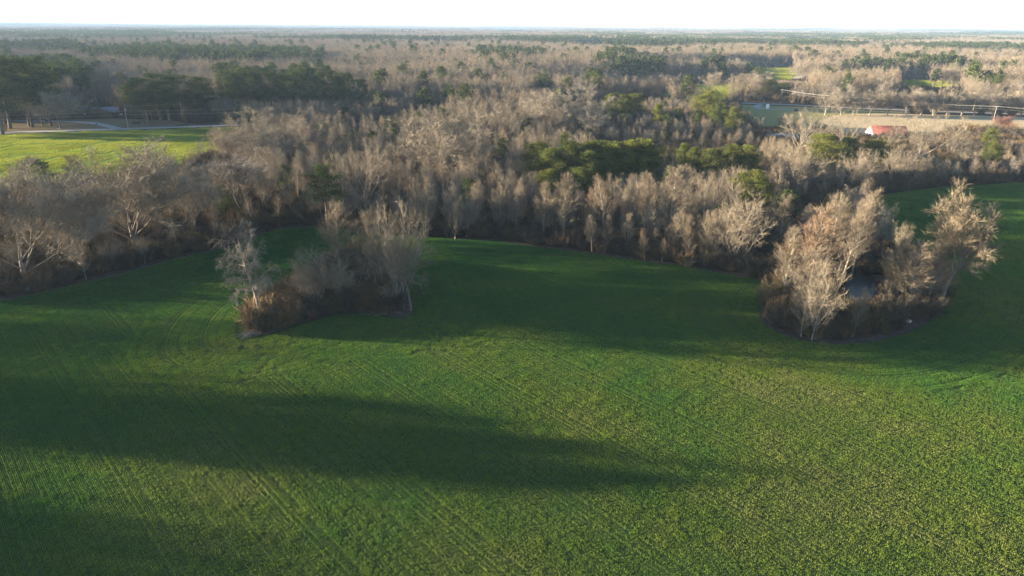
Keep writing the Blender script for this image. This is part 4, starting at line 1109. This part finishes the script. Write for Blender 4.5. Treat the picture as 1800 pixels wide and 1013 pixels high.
M_STONE = mat_plain("pale_stone", (0.5, 0.46, 0.42), 0.9, nscale=3)
M_DEADWOOD = mat_plain("bleached_deadwood", (0.17, 0.15, 0.135), 0.9, nscale=2)

def utility_pole(px, py, H, label, arms=True, group="poles of the roadside power line", rot=0.0):
    b = G(px, py)
    e = empty("utility_pole", (b[0], b[1], 0), rot, label, "utility pole", group)
    part("post", cyl((0, 0, -0.5), (0, 0, H), 0.17, 0.11), M_POLE, e)
    if arms:
        part("crossarm", box_vf((0, 0.16, H - 0.5), (2.6, 0.10, 0.13)), M_POLE, e)
        for x in (-1.15, -0.45, 0.45, 1.15): part("insulator", cyl((x, 0.16, H - 0.43), (x, 0.16, H - 0.22), 0.06, 0.04, 6), M_WHITE, e)
    part("transformer", cyl((0.34, 0, H - 2.2), (0.34, 0, H - 1.3), 0.2, 0.2, 10), M_STEEL, e)
    return b, H
def by_top(px, pyb, pyt):
    b = G(px, pyb); t_ = ray(px, pyt); return CAM_H + np.linalg.norm(b[:2]) * t_[2] / np.linalg.norm(t_[:2])
pa_, Ha = utility_pole(1372, 182.5, by_top(1372, 182.5, 157), "first wooden utility pole where the power line starts by the junction", rot=0.35)
pb_, Hb = utility_pole(1502, 197, by_top(1502, 197, 170.5), "wooden utility pole in the middle of the power line above the dry grass", rot=0.35)
pc_, Hc = utility_pole(1746, 213, by_top(1746, 213, 186), "pale utility pole of the power line beside the reddish round bush", rot=0.35)
pd_, Hd = utility_pole(226, 228.5, 11.5, "lone grey utility pole between the road and the bright far field", arms=False, group="poles of the far roadside", rot=0.1)
pe_, He = G(2060, 232), Hc
pf_ = G(-120, 240); pg_ = G(560, 216)
def wire(a, b, za, zb, sag, off, label, grp, r_=0.035, side=(0.35)):
    n = 24; t = np.linspace(0, 1, n)
    A = np.array([a[0] + off * math.cos(side), a[1] + off * math.sin(side), za]); B = np.array([b[0] + off * math.cos(side), b[1] + off * math.sin(side), zb])
    pts = A + (B - A) * t[:, None]; pts[:, 2] -= sag * 4 * t * (1 - t)
    ds = nrm(np.diff(pts, axis=0))
    v, f = tubes([(pts, np.full(n, r_), 0, ds, 1.0)], 0, sides=(4, 4, 4, 4, 4))
    o = link("power_wire", mesh_from("power_wire", v, f, [M_WIRE])); tag(o, label, "wire", grp)
for (a, za), (b, zb), where in (((pa_, Ha), (pb_, Hb), "first span of the power line"), ((pb_, Hb), (pc_, Hc), "long middle span of the power line"), ((pc_, Hc), (pe_, He), "last span of the power line past the reddish bush")):
    for off, dz, nm in ((-1.15, -0.25, "outer pale wire"), (-0.45, -0.25, "inner pale wire"), (1.15, -0.25, "far pale wire"), (0.0, -1.7, "lower wire")):
        wire(a, b, za + dz, zb + dz, 0.9, off, "%s of the %s" % (nm, where), "wires of the power line", 0.02)
for a, b, wh in ((pf_, pd_, "left of"), (pd_, pg_, "right of")):
    wire(a, b, 9.2, 9.2, 0.6, 0, "thin upper wire crossing the dark pines %s the lone pole" % wh, "wires along the far road", 0.03)
    wire(a, b, 7.4, 7.4, 0.6, 0, "thin lower wire crossing the dark pines %s the lone pole" % wh, "wires along the far road", 0.03)

def gable_house(name, px, py, L, D, hw, hr, rot, wall, roof, label, cat, seam=0.6, wins=3, over=0.4):
    b = G(px, py); e = empty(name, (b[0], b[1], 0), rot, label, cat)
    v, f = box_vf((0, 0, hw / 2 - 0.1), (L, D, hw + 0.2)); part("wall", (v, f), wall, e)
    gv = np.array([(-L / 2, -D / 2, hw), (-L / 2, D / 2, hw), (-L / 2, 0, hw + hr), (L / 2, -D / 2, hw), (L / 2, D / 2, hw), (L / 2, 0, hw + hr)])
    gme = mesh_from("gable", gv, np.array([(0, 1, 2), (4, 3, 5)]), [wall]); link("gable", gme, e)
    for s in (-1, 1):
        sl = hr / (D / 2); x0 = L / 2 + over; y1 = (D / 2 + over)
        q = np.array([(-x0, 0, hw + hr + .02), (x0, 0, hw + hr + .02), (x0, s * y1, hw - over * sl + .02), (-x0, s * y1, hw - over * sl + .02)])
        q2 = q + [0, 0, 0.12]
        fr_ = np.array([(0, 1, 2, 3), (7, 6, 5, 4), (0, 4, 5, 1), (1, 5, 6, 2), (2, 6, 7, 3), (3, 7, 4, 0)])
        ro = part("roof", (np.concatenate([q, q2]), fr_), roof, e)
        n = int(L / seam); sv = []
        for k in range(n):
            x = -L / 2 + (k + 0.5) * L / n
            p0 = np.array([x, s * 0.1, hw + hr + 0.12]); p1 = np.array([x, s * (y1 - 0.05), hw - over * sl + 0.19])
            sv.append(cyl(p0, p1, 0.022, 0.022, 4))
        so = part("seam", merge(sv), roof, ro); so['kind'] = 'stuff'
    part("ridge", box_vf((0, 0, hw + hr + 0.17), (L + 2 * over, 0.3, 0.08)), roof, e)
    for k in range(wins):
        x = (k + 0.5) / wins * L - L / 2
        if wins > 1 and k == wins // 2:
            part("door", box_vf((x, -D / 2 - 0.03, 1.05), (1.0, 0.06, 2.1)), M_WHITE, e)
        else:
            wf = part("window", box_vf((x, -D / 2 - 0.03, hw * 0.6), (1.4, 0.06, 1.2)), M_WHITE, e)
            part("pane", box_vf((x, -D / 2 - 0.075, hw * 0.6), (1.15, 0.03, 0.95)), M_GLASS, wf)
    return e
gable_house("barn", 1556, 246, 15.5, 11.0, 3.0, 3.4, -0.12, M_WALLB, M_REDROOF, "long barn with bright red roof and pale walls behind bare trees", "barn", 0.7, 5)
gable_house("house", 1372, 252, 13.0, 8.0, 2.6, 1.8, 0.1, M_WALLB, M_GREYROOF, "low pale house hidden behind the sprawling white-limbed tree", "house", 1.0, 3)
gable_house("house", 188, 204, 13.0, 9.0, 2.7, 2.2, 0.5, M_BRICK, M_GREYROOF, "dim brick house with a pale grey roof in the shaded trees", "house", 1.0, 3)
gable_house("house", 352, 199, 12.0, 8.0, 2.6, 2.0, 0.2, M_WALLB, M_GREYROOF, "pale house glimpsed behind the roadside pine trunks", "house", 1.0, 3)
gable_house("house", 152, 199, 9.0, 6.0, 2.4, 1.4, -0.1, M_BRICK, M_GREYROOF, "small dark outbuilding with flat grey roof beside the dim brick house", "shed", 1.0, 1)

def vehicle(px, py, rot, paint, label, van=False, name="parked_car"):
    b = G(px, py); e = empty(name, (b[0], b[1], 0), rot, label, "car" if not van else "pickup")
    prof = [(-2.2, .35), (-2.2, .95), (-1.9, 1.02), (-1.35, 1.5), (0.35, 1.55), (1.0, 1.02), (2.05, .88), (2.2, .6), (2.2, .35)] if not van else [(-2.6, .5), (-2.6, 1.1), (-0.6, 1.1), (-0.5, 1.75), (0.9, 1.78), (1.5, 1.15), (2.5, 1.02), (2.65, .7), (2.65, .5)]
    n = len(prof); V = [(x, s * (0.86 if z < 1.1 else 0.70), z) for s in (-1, 1) for x, z in prof]
    V = np.array(V); i = np.arange(n); j = (i + 1) % n
    F = [np.stack([i, j, j + n, i + n], 1)]
    c0, c1 = np.array([[0, .7 * -1, .7]]), 0
    tri = np.array([(0, k + 1, k) for k in range(1, n - 1)] + [(n, n + k, n + k + 1) for k in range(1, n - 1)])
    o = link("body", mesh_from("body", V, [F[0], tri], [paint]), e)
    zt = 1.28 if not van else 1.45
    for s in (-1, 1):
        part("window", box_vf((-0.45 if not van else 0.2, s * 0.77, zt), (1.5 if not van else 1.1, 0.06, 0.34)), M_GLASS, e)
    part("windscreen", box_vf((0.72 if not van else 1.22, 0, zt), (0.12, 1.25, 0.4)), M_GLASS, e)
    for x in (-1.35, 1.35):
        for s in (-1, 1):
            wv = cyl((x, s * 0.68, 0.33), (x, s * 0.9, 0.33), 0.33, 0.33, 12)
            part("wheel", wv, M_BLACK, e)
    return e
vehicle(158, 202.5, 0.3, M_BLUE, "dark blue car parked in front of the dim brick house")
vehicle(145, 203, 0.1, M_WHITE, "white car parked left of the dark blue one in the trees")
vehicle(171, 203.5, 0.8, M_STEEL, "silver car parked right of the dark blue one in the trees")
vehicle(208, 203, 0.2, M_WHITE, "pale car parked past the end of the brick house")
vehicle(1587, 249, 0.1, M_WHITE, "white pickup parked by the barn's right end", True, "pickup_truck")
vehicle(1401, 196, 0.4, M_BLACK, "black car on the drive behind the sprawling white-limbed tree")
# small things
b = G(1349, 191); e = empty("storage_tank", (b[0], b[1], 0), 0, "white upright tank on the grass inside the curved drive", "tank")
part("shell", cyl((0, 0, 0), (0, 0, 2.4), 1.0, 1.0, 14), M_WHITE, e); part("lid", cyl((0, 0, 2.4), (0, 0, 2.9), 1.0, 0.25, 14), M_WHITE, e)
b = G(1342.5, 183); e = empty("road_sign", (b[0], b[1], 0), 0, "thin brown post with a small board at the curved drive", "sign")
part("post", cyl((0, 0, -0.2), (0, 0, 3.2), 0.08, 0.08, 6), M_POLE, e); part("board", box_vf((0, -0.12, 2.7), (0.9, 0.05, 0.7)), M_POLE, e)
b = G(240, 218.5); e = empty("trailer", (b[0], b[1], 0), 0.1, "low black trailer on the lawn right of the driveway", "trailer")
part("bed", box_vf((0, 0, 0.9), (4.2, 1.9, 0.9)), M_BLACK, e)
for x in (-0.5, 0.5): 
    for s in (-1, 1): part("wheel", cyl((x, s * 0.98, 0.35), (x, s * 1.18, 0.35), 0.35, 0.35, 10), M_BLACK, e)
part("drawbar", box_vf((2.7, 0, 0.55), (1.4, 0.12, 0.12)), M_STEEL, e)
for px, py, lab in ((170.5, 223.5, "dark mailbox on a post at the driveway mouth, by the road"), (103, 229, "small grey post beside the road below the ghostly pale tree")):
    b = G(px, py); e = empty("mailbox", (b[0], b[1], 0), 0, lab, "mailbox")
    part("post", cyl((0, 0, -0.2), (0, 0, 1.2), 0.08, 0.08, 6), M_POLE, e); part("box", box_vf((0, 0, 1.4), (0.5, 0.8, 0.5)), M_BLACK, e)
r = np.random.default_rng(5)
def rock(px, py, s, label):
    b = G(px, py); import bmesh
    bm = bmesh.new(); bmesh.ops.create_icosphere(bm, subdivisions=2, radius=1.0)
    for v in bm.verts: v.co *= 1 + r.uniform(-.18, .18); v.co.x *= s * 1.3; v.co.y *= s; v.co.z *= s * 0.75
    me = bpy.data.meshes.new("rock"); bm.to_mesh(me); bm.free(); me.materials.append(M_STONE)
    tag(link("rock", me, None, (b[0], b[1], s * 0.4)), label, "rock")
rock(1594.5, 566, 0.55, "pale round stone at the foot of the pond thicket")
def brush_pile(px, py, W, D, n, label):
    b = G(px, py); e = empty("brush_pile", (b[0], b[1], 0), r.uniform(0, 3), label, "brush pile")
    for k in range(n):
        a = r.uniform(-0.6, 0.6) + (math.pi if r.random() < .5 else 0); L = r.uniform(1.2, 3.4)
        c = np.array([r.normal(0, W / 4), r.normal(0, D / 4), r.uniform(0.05, 0.5)])
        d = np.array([math.cos(a), math.sin(a), r.normal(0, 0.15)]); p0, p1 = c - d * L / 2, c + d * L / 2
        p0[2] = max(p0[2], .03); p1[2] = max(p1[2], .03)
        pm = (p0 + p1) / 2 + r.normal(0, 0.12, 3)
        rr_ = r.uniform(0.025, 0.06)
        v, f = tubes([(np.array([p0, pm, p1]), rr_ * np.array([1, .8, .35]), 0, nrm(np.diff(np.array([p0, pm, p1]), axis=0)), 1)], 0)
        part("branch", (v, f), M_DEADWOOD, e)
brush_pile(436, 590, 3, 1.6, 24, "pile of grey dead branches at the tip of the field island")
brush_pile(680, 552, 5, 1.2, 22, "scatter of bleached dead branches under the full-crowned island tree")
brush_pile(632, 546, 5, 1.0, 18, "line of bleached dead wood along the island's near edge")

# ------------------------------------------------------------------ the air
hv, hf = box_vf((0, 0, 26), (30000, 30000, 54))
hz = link("haze", mesh_from("haze", hv, hf, [])); hz['kind'] = 'stuff'
hm = bpy.data.materials.new("hazy_air"); hm.use_nodes = True; t = hm.node_tree; t.nodes.clear()
o_ = t.nodes.new("ShaderNodeOutputMaterial"); pv = t.nodes.new("ShaderNodeVolumePrincipled")
pv.inputs['Color'].default_value = (0.29, 0.41, 0.58, 1); pv.inputs['Density'].default_value = 1.0e-4
pv.inputs['Density Attribute'].default_value = ""; pv.inputs['Anisotropy'].default_value = 0.0
t.links.new(pv.outputs[0], o_.inputs['Volume']); hz.data.materials.append(hm)
